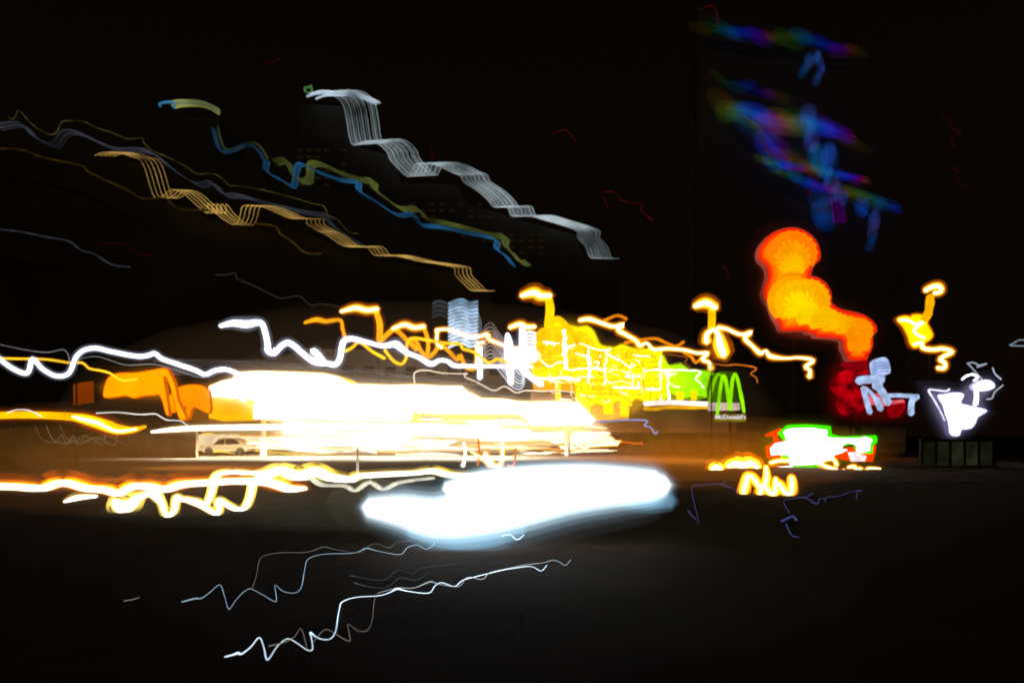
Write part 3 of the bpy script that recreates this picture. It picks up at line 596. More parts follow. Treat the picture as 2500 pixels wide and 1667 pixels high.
for i in range(130):
    x = random.uniform(450, 1420); top = 470 + max(0, x - 700) * 0.22
    y = random.uniform(top + 40, 960); ln = random.uniform(20, 120); st_ = random.random()
    run = [(x, y), (x + ln * 0.35, y + random.uniform(-6, 14)), (x + ln * 0.5, y + random.uniform(4, 26)), (x + ln, y + random.uniform(0, 26))] if st_ < 0.6 else [(x, y), (x + random.uniform(-8, 8), y + ln * 0.4), (x + random.uniform(-8, 8), y + ln * 0.7), (x + random.uniform(-10, 10), y + ln)]
    tube('light_streak', to3d(path([(6, [(a, b, random.uniform(0.5, 1.4)) for a, b in run])], 3), 65.5, random.uniform(1.2, 3.4)), random.choice(FC), rest, 6)  # random streaks imitating finer smeared light
# arches sign on its own pole, with lettering
ar = empty('arches_sign', P(n(6, (1840, 900))[0], n(6, (1840, 900))[1], 60), 'lime green double arches sign with white lettering under it', 'sign'); ar.location.z = 0
LIME = emat((0.34, 1.0, 0.0), 0.85, 0.35, 0.6)
for run in ([(1765, 1060, .8), (1775, 980, .9), (1785, 890, 1), (1798, 810, .9), (1812, 782, .8), (1828, 830, 1), (1842, 930, 1), (1856, 1030, .9)], [(1856, 1030, .9), (1862, 930, 1), (1872, 830, 1), (1888, 772, .8), (1908, 800, .9), (1930, 900, 1), (1946, 980, .95), (1957, 1045, .8)]):
    tube('arch', to3d(path([(6, run)]), 60, 9.0), LIME, ar, 10)
for run in ([(1708, 970, .8), (1725, 890, 1), (1750, 810, 1), (1775, 772, .8), (1800, 790, .8)],):
    tube('arch', to3d(path([(6, run)]), 60.6, 8), emat((0.3, 0.85, 0.0), 0.7, 0.3, 0.6), ar, 10)  # dimmer copy standing in for the left arch's smeared ghost
slab('back_panel', poly(6, [(1720, 780), (1790, 752), (1880, 755), (1910, 800), (1945, 960), (1900, 975), (1860, 960), (1810, 970), (1760, 965), (1700, 970), (1695, 880)]), 60.9, 0.3, ramp_mat([(0, (0.10, 0.26, 0.0)), (1, (0.02, 0.05, 0.0))], 0.6, 0, 1.0, (n(6, (1690, 0))[0] - CX) / FPX * 60.9 - ar.location.x, (n(6, (1950, 0))[0] - CX) / FPX * 60.9 - ar.location.x), ar)
slab('name_board', poly(6, [(1745, 1058), (1970, 1058), (1972, 1112), (1748, 1112)]), 60.5, 0.25, emat((0.22, 0.19, 0.0), 0.7, 0.3, 1), ar)
slab('pale_band', poly(6, [(1700, 975), (1925, 978), (1930, 1030), (1702, 1035)]), 60.7, 0.2, emat((0.75, 0.55, 0.45), 0.75, 0.4, 1), ar)
cu = bpy.data.curves.new('lettering', 'FONT'); cu.body = "McDonald's"; cu.align_x = 'CENTER'; cu.size = 1.0; cu.extrude = 0.05; cu.offset = 0.012
to = bpy.data.objects.new('tmp_text', cu); COL.objects.link(to); bpy.context.view_layer.update()
tm = bpy.data.meshes.new_from_object(to.evaluated_get(bpy.context.evaluated_depsgraph_get())); bpy.data.objects.remove(to)
wds = [v.co.x for v in tm.vertices]; tw = max(wds) - min(wds)
sx = 218 * S3 / FPX * 60 / tw
tm.materials.clear(); tm.materials.append(emat((0.80, 0.72, 0.85), 1.0))
lo = bpy.data.objects.new('lettering', tm); COL.objects.link(lo); lo.parent = ar
lp = P(*n(6, (1860, 1094)), 60.3); lo.location = lp - ar.location; lo.rotation_euler = (math.radians(90), 0, 0); lo.scale = (sx, sx * 0.95, sx)
post(ar, *n(6, (1858, 1112)), 60.7, 0.16)
strand('light_streak', 'long pinkish white light bar at the foot of the yellow front', 'light tube', [[(6, [(1245, 985), (1400, 975), (1550, 980), (1700, 988)])]], 62.5, 12, ((1.0, 0.85, 0.75), 1.3, []), noise=0.4)
strand('light_streak', 'ragged orange light bar under the pinkish white bar', 'light tube', [[(6, [(1240, 1018), (1320, 1022), (1400, 1010), (1550, 1012), (1700, 1008)])]], 62.6, 9, ((1.0, 0.45, 0.0), 0.9, []), noise=0.6)

# ================================================================== big orange scallop sign
shell = smoothpoly(poly(7, [(690, 165), (760, 180), (830, 225), (875, 290), (890, 360), (880, 400), (842, 432), (826, 470), (818, 512), (870, 522), (930, 565), (962, 620), (970, 670), (965, 695), (1000, 730), (1060, 755), (1130, 770), (1200, 790), (1260, 830), (1292, 880), (1290, 910), (1262, 940), (1265, 1000), (1248, 1055), (1228, 1080), (1216, 1112), (1098, 1110), (1086, 1075), (1062, 1040), (1058, 1000), (1045, 965), (950, 950), (862, 945), (850, 920), (802, 920), (785, 900), (622, 905), (600, 860), (562, 800), (530, 720), (492, 670), (486, 610), (520, 510), (505, 440), (458, 392), (450, 330), (480, 270), (530, 215), (600, 180)]), 2)
SY = 62
sh = empty('scallop_sign', Vector(((n(7, (860, 0))[0] - CX) / FPX * SY, SY, 0)), 'big glowing orange scallop sign with red edge, smeared like a caterpillar', 'sign')
slab('edge_trim', offset(shell, 1.6), SY + 0.25, 0.9, emat((0.40, 0.07, 0.05), 0.55, 0.7, 0.4), sh)
slab('rim', shell, SY + 0.15, 0.9, emat((1.0, 0.015, 0.0), 0.85, 0.15, 0.6), sh)
slab('face', offset(shell, -7), SY + 0.05, 0.9, emat((1.0, 0.07, 0.0), 1.0, 0.1, 0.6), sh)
slab('inner_glow_face', offset(shell, -13), SY - 0.05, 0.9, emat((1.0, 0.17, 0.0), 1.0, 0.1, 0.6), sh)
slab('core_glow_face', offset(shell, -22), SY - 0.12, 0.9, emat((1.0, 0.30, 0.0), 1.0, 0.1, 0.6), sh)  # stepped face colours imitate the sign's inner glow
def lobe(cx, cy, rx, ry, a0, a1, Y, cin, cout, nr):
    """domed scallop lobe: fan of ribs from its hinge point"""
    seg, rad = nr * 4, 7
    hx, hy = cx, cy + ry * 0.55
    vs, fs = [], []
    for i in range(seg + 1):
        a = math.radians(a0 + (a1 - a0) * i / seg)
        ex, ey = cx + rx * math.cos(a), cy - ry * math.sin(a)
        rib = 0.5 + 0.5 * math.cos(i / seg * nr * 2 * math.pi)
        ex += (ex - cx) * 0.035 * rib; ey += (ey - cy) * 0.035 * rib
        for j in range(rad + 1):
            t = j / rad
            q = n(7, (hx + (ex - hx) * t, hy + (ey - hy) * t))
            v = P(q[0], q[1], Y); v.y -= 0.35 * math.sin(math.pi * t) + 0.14 * rib * t
            vs.append(v)
    for i in range(seg):
        for j in range(rad):
            a = i * (rad + 1) + j; fs.append((a, a + 1, a + rad + 2, a + rad + 1))
    o = mesh('lobe', vs, fs, emat(cin, 1.0, 0.12, 0.8), sh, True)
    # ribs
    for i in range(nr + 1):
        a = math.radians(a0 + (a1 - a0) * (i + 0.0) / nr)
        pr = []
        for j in range(3, 9):
            t = j / 8
            ex, ey = cx + rx * 0.96 * math.cos(a), cy - ry * 0.96 * math.sin(a)
            q = n(7, (hx + (ex - hx) * t, hy + (ey - hy) * t)); v = P(q[0], q[1], Y); v.y -= 0.30 * math.sin(math.pi * t) + 0.30
            pr.append((v, 0.9 * Y / FPX * (0.4 + 0.6 * t)))
        tube('rib', pr, emat(tuple(a * 0.6 + b * 0.4 for a, b in zip(cin, cout)), 1.0), sh, 5)
lobe(690, 350, 172, 160, -35, 215, SY - 0.1, (1.0, 0.22, 0.0), (1.0, 0.15, 0.0), 13)  # repeated lobes stand for one sign smeared along its trail
lobe(690, 380, 130, 125, -38, 218, SY - 0.3, (1.0, 0.36, 0.0), (1.0, 0.27, 0.0), 11)
lobe(688, 430, 95, 95, -45, 225, SY - 0.45, (1.0, 0.47, 0.0), (1.0, 0.40, 0.0), 9)
lobe(695, 690, 185, 175, -45, 225, SY - 0.2, (1.0, 0.36, 0.0), (1.0, 0.27, 0.0), 13)
lobe(800, 690, 155, 155, -60, 150, SY - 0.4, (1.0, 0.42, 0.0), (1.0, 0.25, 0.0), 12)
lobe(725, 700, 165, 155, -50, 230, SY - 0.55, (1.0, 0.52, 0.0), (1.0, 0.44, 0.0), 12)
lobe(735, 730, 120, 120, -50, 230, SY - 0.75, (1.0, 0.70, 0.0), (1.0, 0.60, 0.0), 10)
lobe(830, 800, 120, 95, -40, 220, SY - 0.6, (1.0, 0.60, 0.0), (1.0, 0.50, 0.0), 9)
lobe(915, 830, 115, 95, -40, 220, SY - 0.7, (1.0, 0.52, 0.0), (1.0, 0.43, 0.0), 9)
lobe(1000, 860, 105, 85, -35, 215, SY - 0.6, (1.0, 0.46, 0.0), (1.0, 0.36, 0.0), 9)
lobe(1085, 885, 95, 85, -30, 210, SY - 0.5, (1.0, 0.38, 0.0), (1.0, 0.30, 0.0), 9)
lobe(1165, 905, 100, 92, -40, 220, SY - 0.55, (1.0, 0.30, 0.0), (1.0, 0.21, 0.0), 10)
lobe(1163, 1000, 82, 80, -40, 220, SY - 0.35, (1.0, 0.27, 0.0), (1.0, 0.20, 0.0), 9)
for x in (700, 1160):
    post(sh, *n(7, (x, 900)), SY + 0.7, 0.22)

# ================================================================== red and pale blue sign, white tangle at right
rs = empty('character_sign', P(n(7, (1250, 0))[0], 900, 52), 'pale blue tube sign over dark red panels, below the orange sign', 'sign'); rs.location.z = 0
RED = emat((0.42, 0.0, 0.004), 0.7, 0.9, 1.6)
slab('red_panel', smoothpoly(poly(7, [(1050, 1190), (1150, 1170), (1225, 1170), (1230, 1215), (1150, 1225), (1160, 1300), (1215, 1390), (1215, 1450), (1130, 1505), (1050, 1500), (1010, 1440), (1020, 1370), (965, 1310), (1000, 1240)])), 52.4, 0.25, RED, rs)
slab('red_panel', smoothpoly(poly(7, [(1040, 1135), (1150, 1120), (1225, 1115), (1230, 1165), (1100, 1180)])), 52.5, 0.2, emat((0.22, 0.0, 0.004), 1.0, 0.6, 1), rs)
slab('red_panel', smoothpoly(poly(7, [(1385, 1440), (1440, 1425), (1500, 1420), (1470, 1505), (1395, 1522)])), 52.4, 0.25, emat((0.35, 0.0, 0.003), 0.8, 0.6, 1), rs)
slab('red_panel', smoothpoly(poly(7, [(1215, 1390), (1290, 1350), (1400, 1400), (1480, 1395), (1480, 1425), (1300, 1440)])), 52.45, 0.2, emat((0.8, 0.12, 0.14), 1.0, 0.3, 1), rs)
PB = emat((0.42, 0.55, 0.85), 0.95, 0.35, 2.2)
slab('pale_panel', smoothpoly(poly(7, [(1255, 1128), (1335, 1092), (1375, 1110), (1390, 1160), (1388, 1205), (1335, 1225), (1270, 1232)])), 52.1, 0.2, PB, rs)
for run, w in [([(1160, 1262), (1230, 1250), (1330, 1258)], 20), ([(1320, 1225), (1300, 1270), (1300, 1310)], 24), ([(1195, 1310), (1220, 1400), (1245, 1490)], 13), ([(1320, 1325), (1350, 1370), (1375, 1420)], 18), ([(1330, 1372), (1420, 1365), (1500, 1368), (1590, 1372)], 10), ([(1585, 1372), (1545, 1410), (1540, 1500)], 14), ([(1290, 1390), (1310, 1430), (1322, 1465)], 15), ([(1205, 1310), (1250, 1345), (1290, 1400)], 9)]:
    tube('tube', to3d(path([(7, run)]), 52.0, w), PB, rs, 10)
for i in range(4):
    tube('stripe', to3d(path([(7, [(1262, 1150 + i * 22), (1320, 1128 + i * 22), (1385, 1135 + i * 20)])]), 51.95, 2.5), emat((0.16, 0.22, 0.62), 1.0), rs, 6)
post(rs, *n(7, (1110, 1490)), 52.6, 0.12); post(rs, *n(7, (1300, 1460)), 52.6, 0.12)

WB = ((0.97, 0.97, 1.0), 3.0, [(1.5, (0.35, 0.35, 1.0), 0.45)])
lightbox('light_shape', 'blinding white jagged patch of light at right', 'light shape', poly(7, [(1735, 1370), (1780, 1360), (1850, 1348), (1915, 1360), (1892, 1420), (1950, 1440), (2072, 1470), (2062, 1490), (2015, 1520), (1995, 1568), (1962, 1600), (1900, 1608), (1880, 1650), (1825, 1640), (1812, 1560), (1790, 1500), (1770, 1430)]), 48, 0.4, (1, 1, 1), 3.0, [(2, (0.45, 0.42, 0.9), 1.0), (4.5, (0.2, 0.2, 0.45), 0.25)], posts=[(1880, 1620, 7)])
lightbox('light_shape', 'small white oval patch above the blinding white one at right', 'light shape', poly(7, [(1985, 1300), (2040, 1262), (2105, 1262), (2138, 1298), (2095, 1325), (2015, 1328)]), 48.2, 0.3, (1, 1, 0.98), 3.0, [(2.5, (0.5, 0.45, 0.7), 0.9)])
strand('light_line', 'thin pale scribble above the white patches at right', 'light line', [[(7, [(1940, 1138), (1985, 1130), (2030, 1150), (2080, 1138), (2010, 1165)])], [(7, [(1950, 1140), (2000, 1195), (2060, 1262)])], [(7, [(2125, 1168), (2140, 1210), (2185, 1250)])]], 47.8, 3.2, recipe((0.42, 0.48, 0.62)), noise=0.6)
strand('light_line', 'white curl left of the small oval patch at right', 'light line', [[(7, [(1905, 1250), (1940, 1225), (1980, 1215), (2018, 1235), (1990, 1260)])], [(7, [(2005, 1300, 1.8), (2008, 1380, 2), (2000, 1430, 2.2)])]], 47.9, 5, WB)
strand('light_line', 'thin grey curl right of the small oval patch', 'light line', [[(7, [(2200, 1292), (2140, 1340), (2120, 1385), (2080, 1392)])]], 48.1, 3, recipe((0.5, 0.52, 0.6)), noise=0.5)
strand('light_line', 'white angle line on the left of the blinding patch', 'light line', [[(7, [(1815, 1320), (1790, 1335), (1720, 1328), (1665, 1328), (1700, 1390), (1750, 1480), (1780, 1545)])]], 47.7, 4, recipe((0.85, 0.85, 1.0), 1.2), noise=0.9)
strand('light_line', 'small teal tick at the right picture edge', 'light line', [[(7, [(2245, 1008), (2320, 968), (2360, 975)])], [(7, [(2250, 1008), (2350, 1012)])]], 47, 3, recipe((0.16, 0.22, 0.26)))

# ================================================================== green and red sign cluster
gc = empty('kiosk_sign', P(n(13, (900, 0))[0], 1100, 40), 'white lit sign with bright green outline and red panels, low at right', 'sign'); gc.location.z = 0
GRN = emat((0.0, 1.0, 0.0), 1.0)
REDB = emat((1.0, 0.005, 0.0), 1.0, 0.25, 0.8)
WHITE = emat((1, 1, 1), 2.5)
slab('green_outline', poly(13, [(305, 340), (362, 282), (450, 215), (700, 205), (1045, 230), (1062, 350), (1120, 362), (1200, 382), (1700, 365), (1716, 420), (1712, 470), (1658, 505), (1642, 630), (1500, 628), (1440, 600), (1415, 545), (1400, 480), (1230, 520), (1000, 560), (430, 480)]), 40, 0.25, GRN, gc)
slab('white_face', poly(13, [(372, 312), (420, 290), (480, 265), (640, 262), (790, 256), (870, 275), (985, 285), (998, 330), (990, 385), (1100, 405), (1380, 408), (1480, 405), (1540, 388), (1620, 415), (1650, 440), (1615, 490), (1608, 585), (1500, 615), (1432, 590), (1425, 505), (1300, 470), (1230, 500), (1200, 555), (1290, 575), (1200, 620), (1090, 650), (1085, 690), (1000, 720), (890, 780), (470, 800), (455, 700), (330, 640), (200, 650), (185, 555), (260, 480), (420, 450), (400, 380)]), 39.9, 0.1, WHITE, gc)
slab('red_panel', poly(13, [(120, 380), (150, 340), (330, 262), (350, 300), (280, 380), (300, 430), (1000, 560), (1700, 515), (1690, 580), (1650, 742), (1560, 742), (1330, 735), (1100, 690), (320, 690), (150, 685), (130, 520), (230, 480), (250, 390)]), 40.3, 0.25, REDB, gc)
slab('pink_panel', poly(13, [(1300, 610), (1430, 600), (1470, 630), (1560, 660), (1540, 735), (1350, 742), (1330, 690)]), 40.05, 0.1, emat((1.0, 0.70, 0.75), 1.2, 0.3, 3), gc)
slab('green_patch', poly(13, [(335, 650), (445, 648), (450, 710), (340, 700)]), 39.8, 0.08, GRN, gc)
slab('green_patch', poly(13, [(480, 795), (700, 800), (830, 780), (900, 820), (790, 848), (560, 845)]), 39.8, 0.08, emat((0.02, 0.85, 0.0), 1.0), gc)
slab('white_panel', poly(13, [(300, 820), (480, 800), (560, 850), (640, 900), (670, 960), (740, 990), (400, 1000), (340, 900)]), 40.1, 0.15, emat((1.0, 0.93, 0.85), 1.8), gc)
slab('orange_panel', poly(13, [(160, 760), (300, 800), (800, 850), (910, 860), (900, 980), (780, 1020), (230, 1010), (150, 900)]), 40.4, 0.2, emat((1.0, 0.17, 0.0), 0.8, 0.4, 1.2), gc)
for x in (500, 1480): post(gc, *n(13, (x, 700)), 40.45, 0.06)
strand('light_line', 'white hot dash left of the green outlined sign', 'light line', [[(8, [(262, 492, 1), (290, 488, 1.3), (320, 492, 1)])]], None, 14, SOD)
strand('light_line', 'thick white hot bar between the dash and the green sign', 'light line', [[(8, [(380, 478, 1), (430, 470, 1.4), (480, 480, 1.4), (540, 465, 1.3), (585, 482, .8)])]], None, 16, SOD)
strand('light_line', 'white hot N shaped scribble below the green outlined sign', 'light line',
       [[(8, [(485, 665, 1.1), (500, 600, 1), (520, 540, .9), (560, 565, .9), (600, 620, .9), (640, 600, .9), (652, 540, .7), (645, 470, .4)])], [(8, [(605, 668, 1.1), (630, 610, .8), (670, 660, 1), (705, 675, 1.1), (712, 610, .7), (715, 560, .6)])]], None, 11, SOD)
strand('light_line', 'white hot J shaped hook below the green outlined sign', 'light line', [[(8, [(735, 595, .9), (765, 640, 1), (800, 675, 1.1), (828, 660, 1), (832, 600, .9), (828, 550, .7)])]], None, 11, SOD)
strand('light_line', 'white orange flicks at the lower right of the green sign', 'light line', [[(13, [(930, 720), (1080, 705), (1135, 795)])], [(13, [(880, 770), (1000, 820), (1130, 855)])], [(13, [(180, 760), (300, 730), (440, 735)])]], 37.5, 8, SOD)
strand('light_line', 'white orange jagged flick farthest right of the green sign', 'light line', [[(13, [(1290, 825, .7), (1390, 815, 1), (1420, 915, 1), (1460, 840, 1), (1520, 900, 1), (1590, 840, .8), (1760, 842, .5)])], [(13, [(1205, 880), (1235, 905), (1235, 860)])]], 37.5, 8, SOD)

# dim shop windows far right
kd = empty('dim_kiosk', P(2330, 1120, 42), 'dark kiosk with dim grey green windows at the far right', 'kiosk'); kd.location.z = 0
slab('wall', [(2250, 1141), (2250, 1072), (2430, 1072), (2430, 1141)], 42.2, 0.3, smat('kiosk_wall', (0.012, 0.012, 0.011), 0.8, 0.3, 0.8), kd)
for i, (x, b) in enumerate([(2256, .5), (2290, .8), (2325, 1.2), (2360, 1.0), (2395, .6)]):
    slab('window', [(x, 1136), (x, 1078), (x + 27, 1078), (x + 27, 1136)], 42.12, 0.06, emat((0.013 * b, 0.013 * b, 0.007 * b), 1.0, 0.5, 1.5), kd)

# ================================================================== filling station: orange arches, canopy, shop, light bars, cars
ORG = (1.0, 0.24, 0.0)
lightbox('orange_panel', 'orange arched light panel left of the canopy', 'light panel', poly(4, [(748, 790), (750, 720), (780, 650), (850, 620), (960, 618), (1080, 600), (1140, 588), (1190, 590), (1225, 650), (1250, 710), (1275, 820), (1330, 940), (1290, 945), (1260, 850), (1225, 720), (1195, 650), (1170, 640), (1175, 700), (1205, 900), (1190, 905), (1150, 780), (1090, 775), (1010, 780), (960, 795), (900, 778), (830, 785)]), 58, 0.5, ORG, 1.7, [(2, (0.9, 0.14, 0.0), 0.6)], noise=0.18)
lightbox('orange_panel', 'orange light panel with round top touching the canopy', 'light panel', poly(4, [(1205, 900), (1205, 800), (1260, 740), (1320, 708), (1430, 705), (1490, 745), (1500, 800), (1500, 900), (1440, 880), (1380, 860), (1350, 940), (1330, 940), (1335, 850), (1290, 880)]), 58.5, 0.4, (1.0, 0.19, 0.0), 1.5, [(2, (0.8, 0.14, 0.0), 0.5)], noise=0.25)
lightbox('orange_panel', 'yellow orange light panel under the left end of the canopy', 'light panel', poly(4, [(1500, 790), (1640, 795), (1700, 820), (1760, 800), (1830, 800), (1830, 955), (1600, 960), (1500, 940)]), 61, 0.4, (1.0, 0.5, 0.0), 1.0, [(2, (0.9, 0.3, 0.0), 0.6)], noise=0.2, smooth=False)
lightbox('orange_panel', 'small dim red panel at the left of the orange arch', 'light panel', poly(4, [(525, 700), (560, 690), (652, 675), (655, 830), (600, 835), (525, 850)]), 59, 0.4, (0.22, 0.035, 0.0), 0.9, (), noise=0.4, smooth=False)
for x in (770, 1130): pass
can = empty('station_canopy', Vector(((n(5, (1200, 0))[0] - CX) / FPX * 60, 60, 0)), 'blinding white filling station canopy across the middle', 'canopy')
CANW = emat((1.0, 0.985, 0.95), 3.0)
cp = poly(5, [(20, 930), (35, 860), (120, 825), (200, 808), (240, 762), (400, 755), (640, 760), (860, 770), (960, 792), (1010, 825), (1060, 845), (1200, 848), (1340, 856), (1520, 848), (1700, 862), (1840, 860), (1880, 900), (1930, 920), (1980, 948), (2140, 950), (2250, 970), (2349, 972), (2500, 970), (2680, 976), (2720, 1020), (2760, 1060), (2800, 1100), (2760, 1140), (2500, 1140), (2340, 1140), (2300, 1090), (2240, 1062), (1900, 1056), (1720, 1056), (1530, 1052), (1495, 1030), (1485, 1080), (1465, 1110), (640, 1100), (350, 1090), (352, 1000), (368, 940), (330, 960), (300, 942), (280, 972), (240, 945), (120, 935)])
slab('fascia', cp, 60, 6.0, CANW, can, 0.8)
slab('yellow_fringe', offset(cp, 2.6), 60.15, 5.5, emat((1.0, 0.62, 0.03), 1.2, 0.3, 0.4), can)  # glowing plate imitating the yellow fringe round the overexposed canopy
for x in (420, 2600):
    q = n(5, (x, 1050)); v = P(q[0], q[1], 63)
    tube('column', [(Vector((v.x, 63, 0)), 0.22), (Vector((v.x, 63, v.z)), 0.22)], smat('white_paint', (0.8, 0.8, 0.78), 0.5, 0.05, 2), can, 12)
def canopy_fill(parent, x, y, z, power, col, ang=150, blend=0.6):
    lt = bpy.data.lights.new('lamp_light', 'SPOT'); lt.energy = power; lt.color = col; lt.spot_size = math.radians(ang); lt.spot_blend = blend; lt.shadow_soft_size = 0.3
    o = bpy.data.objects.new('lamp_light', lt); COL.objects.link(o); o.parent = parent; o.location = Vector((x, y, z)) - parent.location
for x in (-23, -16, -9, -2):
    canopy_fill(can, x, 58.6, 3.6, 40000, (1.0, 0.86, 0.6))  # added spots to brighten the car below the canopy
SCOL = [emat((1.0, 0.97, 0.9), 2.0), emat((1.0, 0.62, 0.05), 1.2), emat((1.0, 0.9, 0.6), 1.6), emat((1.0, 0.35, 0.0), 0.8), emat((1.0, 0.8, 0.35), 1.3), emat((0.5, 0.33, 0.15), 0.7)]
for i in range(90):
    x = random.uniform(480, 1380); ln = random.uniform(50, 320)
    y = random.choice([random.uniform(1012, 1062), random.uniform(1040, 1108), random.uniform(1085, 1122)])
    if x < 620 and y < 1060: continue
    if x + ln > 1560 - (y - 1010) * 0.6: ln *= 0.4
    run = [(x, y, 0.4), (x + ln * 0.3, y + random.uniform(-3, 3), 1), (x + ln * 0.6, y + random.uniform(-3, 4), random.uniform(0.6, 1.3)), (x + ln, y + random.uniform(-2, 6), 0.3)]
    tube('light_streak', to3d(path([('N', run)], 3), random.uniform(63.5, 68), random.uniform(2, 8)), random.choice(SCOL), can, 6)  # random streaks imitating ragged smeared light, not fittings
bundle('roof_glow_line', 'faint grey blurred lines lying along the canopy top', 'light line', [[(5, [(-300, 700), (0, 700), (400, 712), (800, 735), (1100, 770), (1500, 800), (1900, 850), (2300, 890)])]], 68, 2.2, [(0.07, 0.062, 0.06), (0.12, 0.105, 0.1), (0.05, 0.045, 0.04)], [(random.uniform(-60, 60), i * 3.4 - 10, random.uniform(-90, 40), i * 3.0 - 14) for i in range(12)])
# shop behind the canopy
shp = empty('station_shop', Vector(((n(5, (1000, 0))[0] - CX) / FPX * 82, 82, 0)), 'long white lit shop front under the canopy', 'shop')
Z0 = 0.0
def sx_(x): return (n(5, (x, 0))[0] - CX) / FPX * 82
slab('lit_wall', poly(5, [(560, 1080), (1500, 1080), (1500, 1160), (1860, 1180), (1860, 1235), (1740, 1270), (1690, 1300), (1100, 1318), (1000, 1240), (560, 1215)]), 82, 5, emat((1.0, 0.97, 0.86), 2.0, 0.15, 0.25), shp)
for i in range(15):
    x0 = -60 + i * 118
    slab('window', poly(5, [(x0, 1205), (x0 + 112, 1205), (x0 + 112, 1318), (x0, 1322)]), 81.6, 0.2, emat((0.95, 0.76, 0.46), min(0.8 + 0.16 * i, 1.8), 0.25, 0.5), shp)
slab('base_trim', poly(5, [(10, 1322), (640, 1330), (1690, 1328), (1900, 1335), (1900, 1352), (640, 1345), (10, 1335)]), 81.8, 0.3, emat((1.0, 0.60, 0.08), 1.0, 0.3, 0.5), shp)
slab('back_wall', poly(5, [(-20, 1180), (1700, 1190), (1700, 1350), (-20, 1350)]), 82.4, 4.5, smat('shop_wall', (0.55, 0.45, 0.32), 0.7, 0.15, 0.3), shp)
strand('light_streak', 'pale yellow white light bar lying left under the canopy', 'light tube', [[(4, [(1085, 1040, .4), (1250, 1022, .9), (1500, 1010, 1), (2000, 1005, 1.1), (2349, 1000, 1)])]], 54, 12, WHY)
lightbox('light_bar', 'long white light bar below the right part of the canopy', 'light bar', poly(5, [(1480, 1108), (2100, 1106), (2115, 1150), (2200, 1165), (2500, 1170), (2890, 1178), (2902, 1200), (2700, 1212), (2690, 1252), (2400, 1245), (2100, 1252), (1850, 1242), (1760, 1250), (1480, 1200)]), 70, 0.6, (1.0, 0.985, 0.93), 2.6, [(2.5, (1.0, 0.55, 0.02), 1.0)], smooth=False, jag=0.8)
lightbox('light_bar', 'shorter yellow white light bar stacked under the long white one', 'light bar', poly(6, [(420, 1200), (700, 1206), (760, 1205), (980, 1210), (1010, 1225), (1035, 1248), (1075, 1252), (1045, 1280), (880, 1285), (760, 1280), (540, 1245), (430, 1240)]), 69, 0.4, (1.0, 0.90, 0.55), 1.3, [(2.5, (1.0, 0.42, 0.0), 0.9)], smooth=False, noise=0.3)
lightbox('amber_strip', 'flat amber strip between the two white bars', 'light bar', poly(5, [(1690, 1062), (1900, 1060), (2070, 1065), (2070, 1100), (1700, 1102)]), 64, 0.3, (1.0, 0.72, 0.0), 1.0, (), smooth=False, noise=0.2)
strand('light_line', 'wavy white orange line along the lower edge of the light bars', 'light line', [[(6, [(240, 1230), (400, 1235), (540, 1235), (620, 1270), (690, 1308), (740, 1268), (780, 1285), (812, 1302), (860, 1285), (1050, 1272)])]], 66, 6, SOD)
strand('light_line', 'thin red orange line trailing right of the light bars', 'light line', [[(6, [(1075, 1258), (1130, 1262), (1180, 1270), (1225, 1265), (1225, 1275)])]], 66, 3, recipe((1.0, 0.16, 0.01), 0.9))
strand('light_line', 'thin blue zigzag line right of the canopy end', 'light line', [[(6, [(880, 1112), (1050, 1106), (1140, 1100), (1262, 1106), (1243, 1140), (1290, 1155), (1318, 1200), (1338, 1182)])]], 50, 3.2, recipe((0.35, 0.42, 0.9), 0.9))
strand('light_line', 'white hook line dangling under the long light bar', 'light line', [[(6, [(0, 1328, .6), (80, 1375, .8), (140, 1425, 1.2), (195, 1432, 1.2), (222, 1390, 1), (224, 1300, .9), (220, 1190, .7)])], [(6, [(100, 1340, 1.3), (130, 1390, 1.3), (160, 1425, 1.2)])]], 40, 8, SOD)
strand('light_line', 'thin white drip left of the dangling hook line', 'light line', [[(11, [(535, 90, .8), (545, 160, .8), (540, 210, .8), (528, 255, 1.2)])]], 40, 7, WHY)
strand('light_line', 'dull orange loops around the dangling hook line', 'light line', [[(11, [(640, 70), (645, 150), (635, 250)])], [(11, [(590, 150), (650, 195), (720, 250)])], [(11, [(905, 130), (905, 200), (885, 255), (850, 250)])]], 40.5, 5, SODO)
# upright white pole
bl = empty('bollard_pole', Pg(*n(5, (1095, 1520))), 'thin pale upright pole below the canopy', 'pole')
b0 = Pg(*n(5, (1095, 1515)))
tube('shaft', [(Vector((b0.x, b0.y, 0)), 0.05), (Vector((b0.x, b0.y, 1.1)), 0.045)], smat('white_paint', (0.8, 0.8, 0.78), 0.5, 0.05, 2), bl, 10)
tube('cap', [(Vector((b0.x, b0.y, 1.1)), 0.06), (Vector((b0.x, b0.y, 1.16)), 0.05)], emat((0.7, 0.75, 0.85), 1.0), bl, 10)

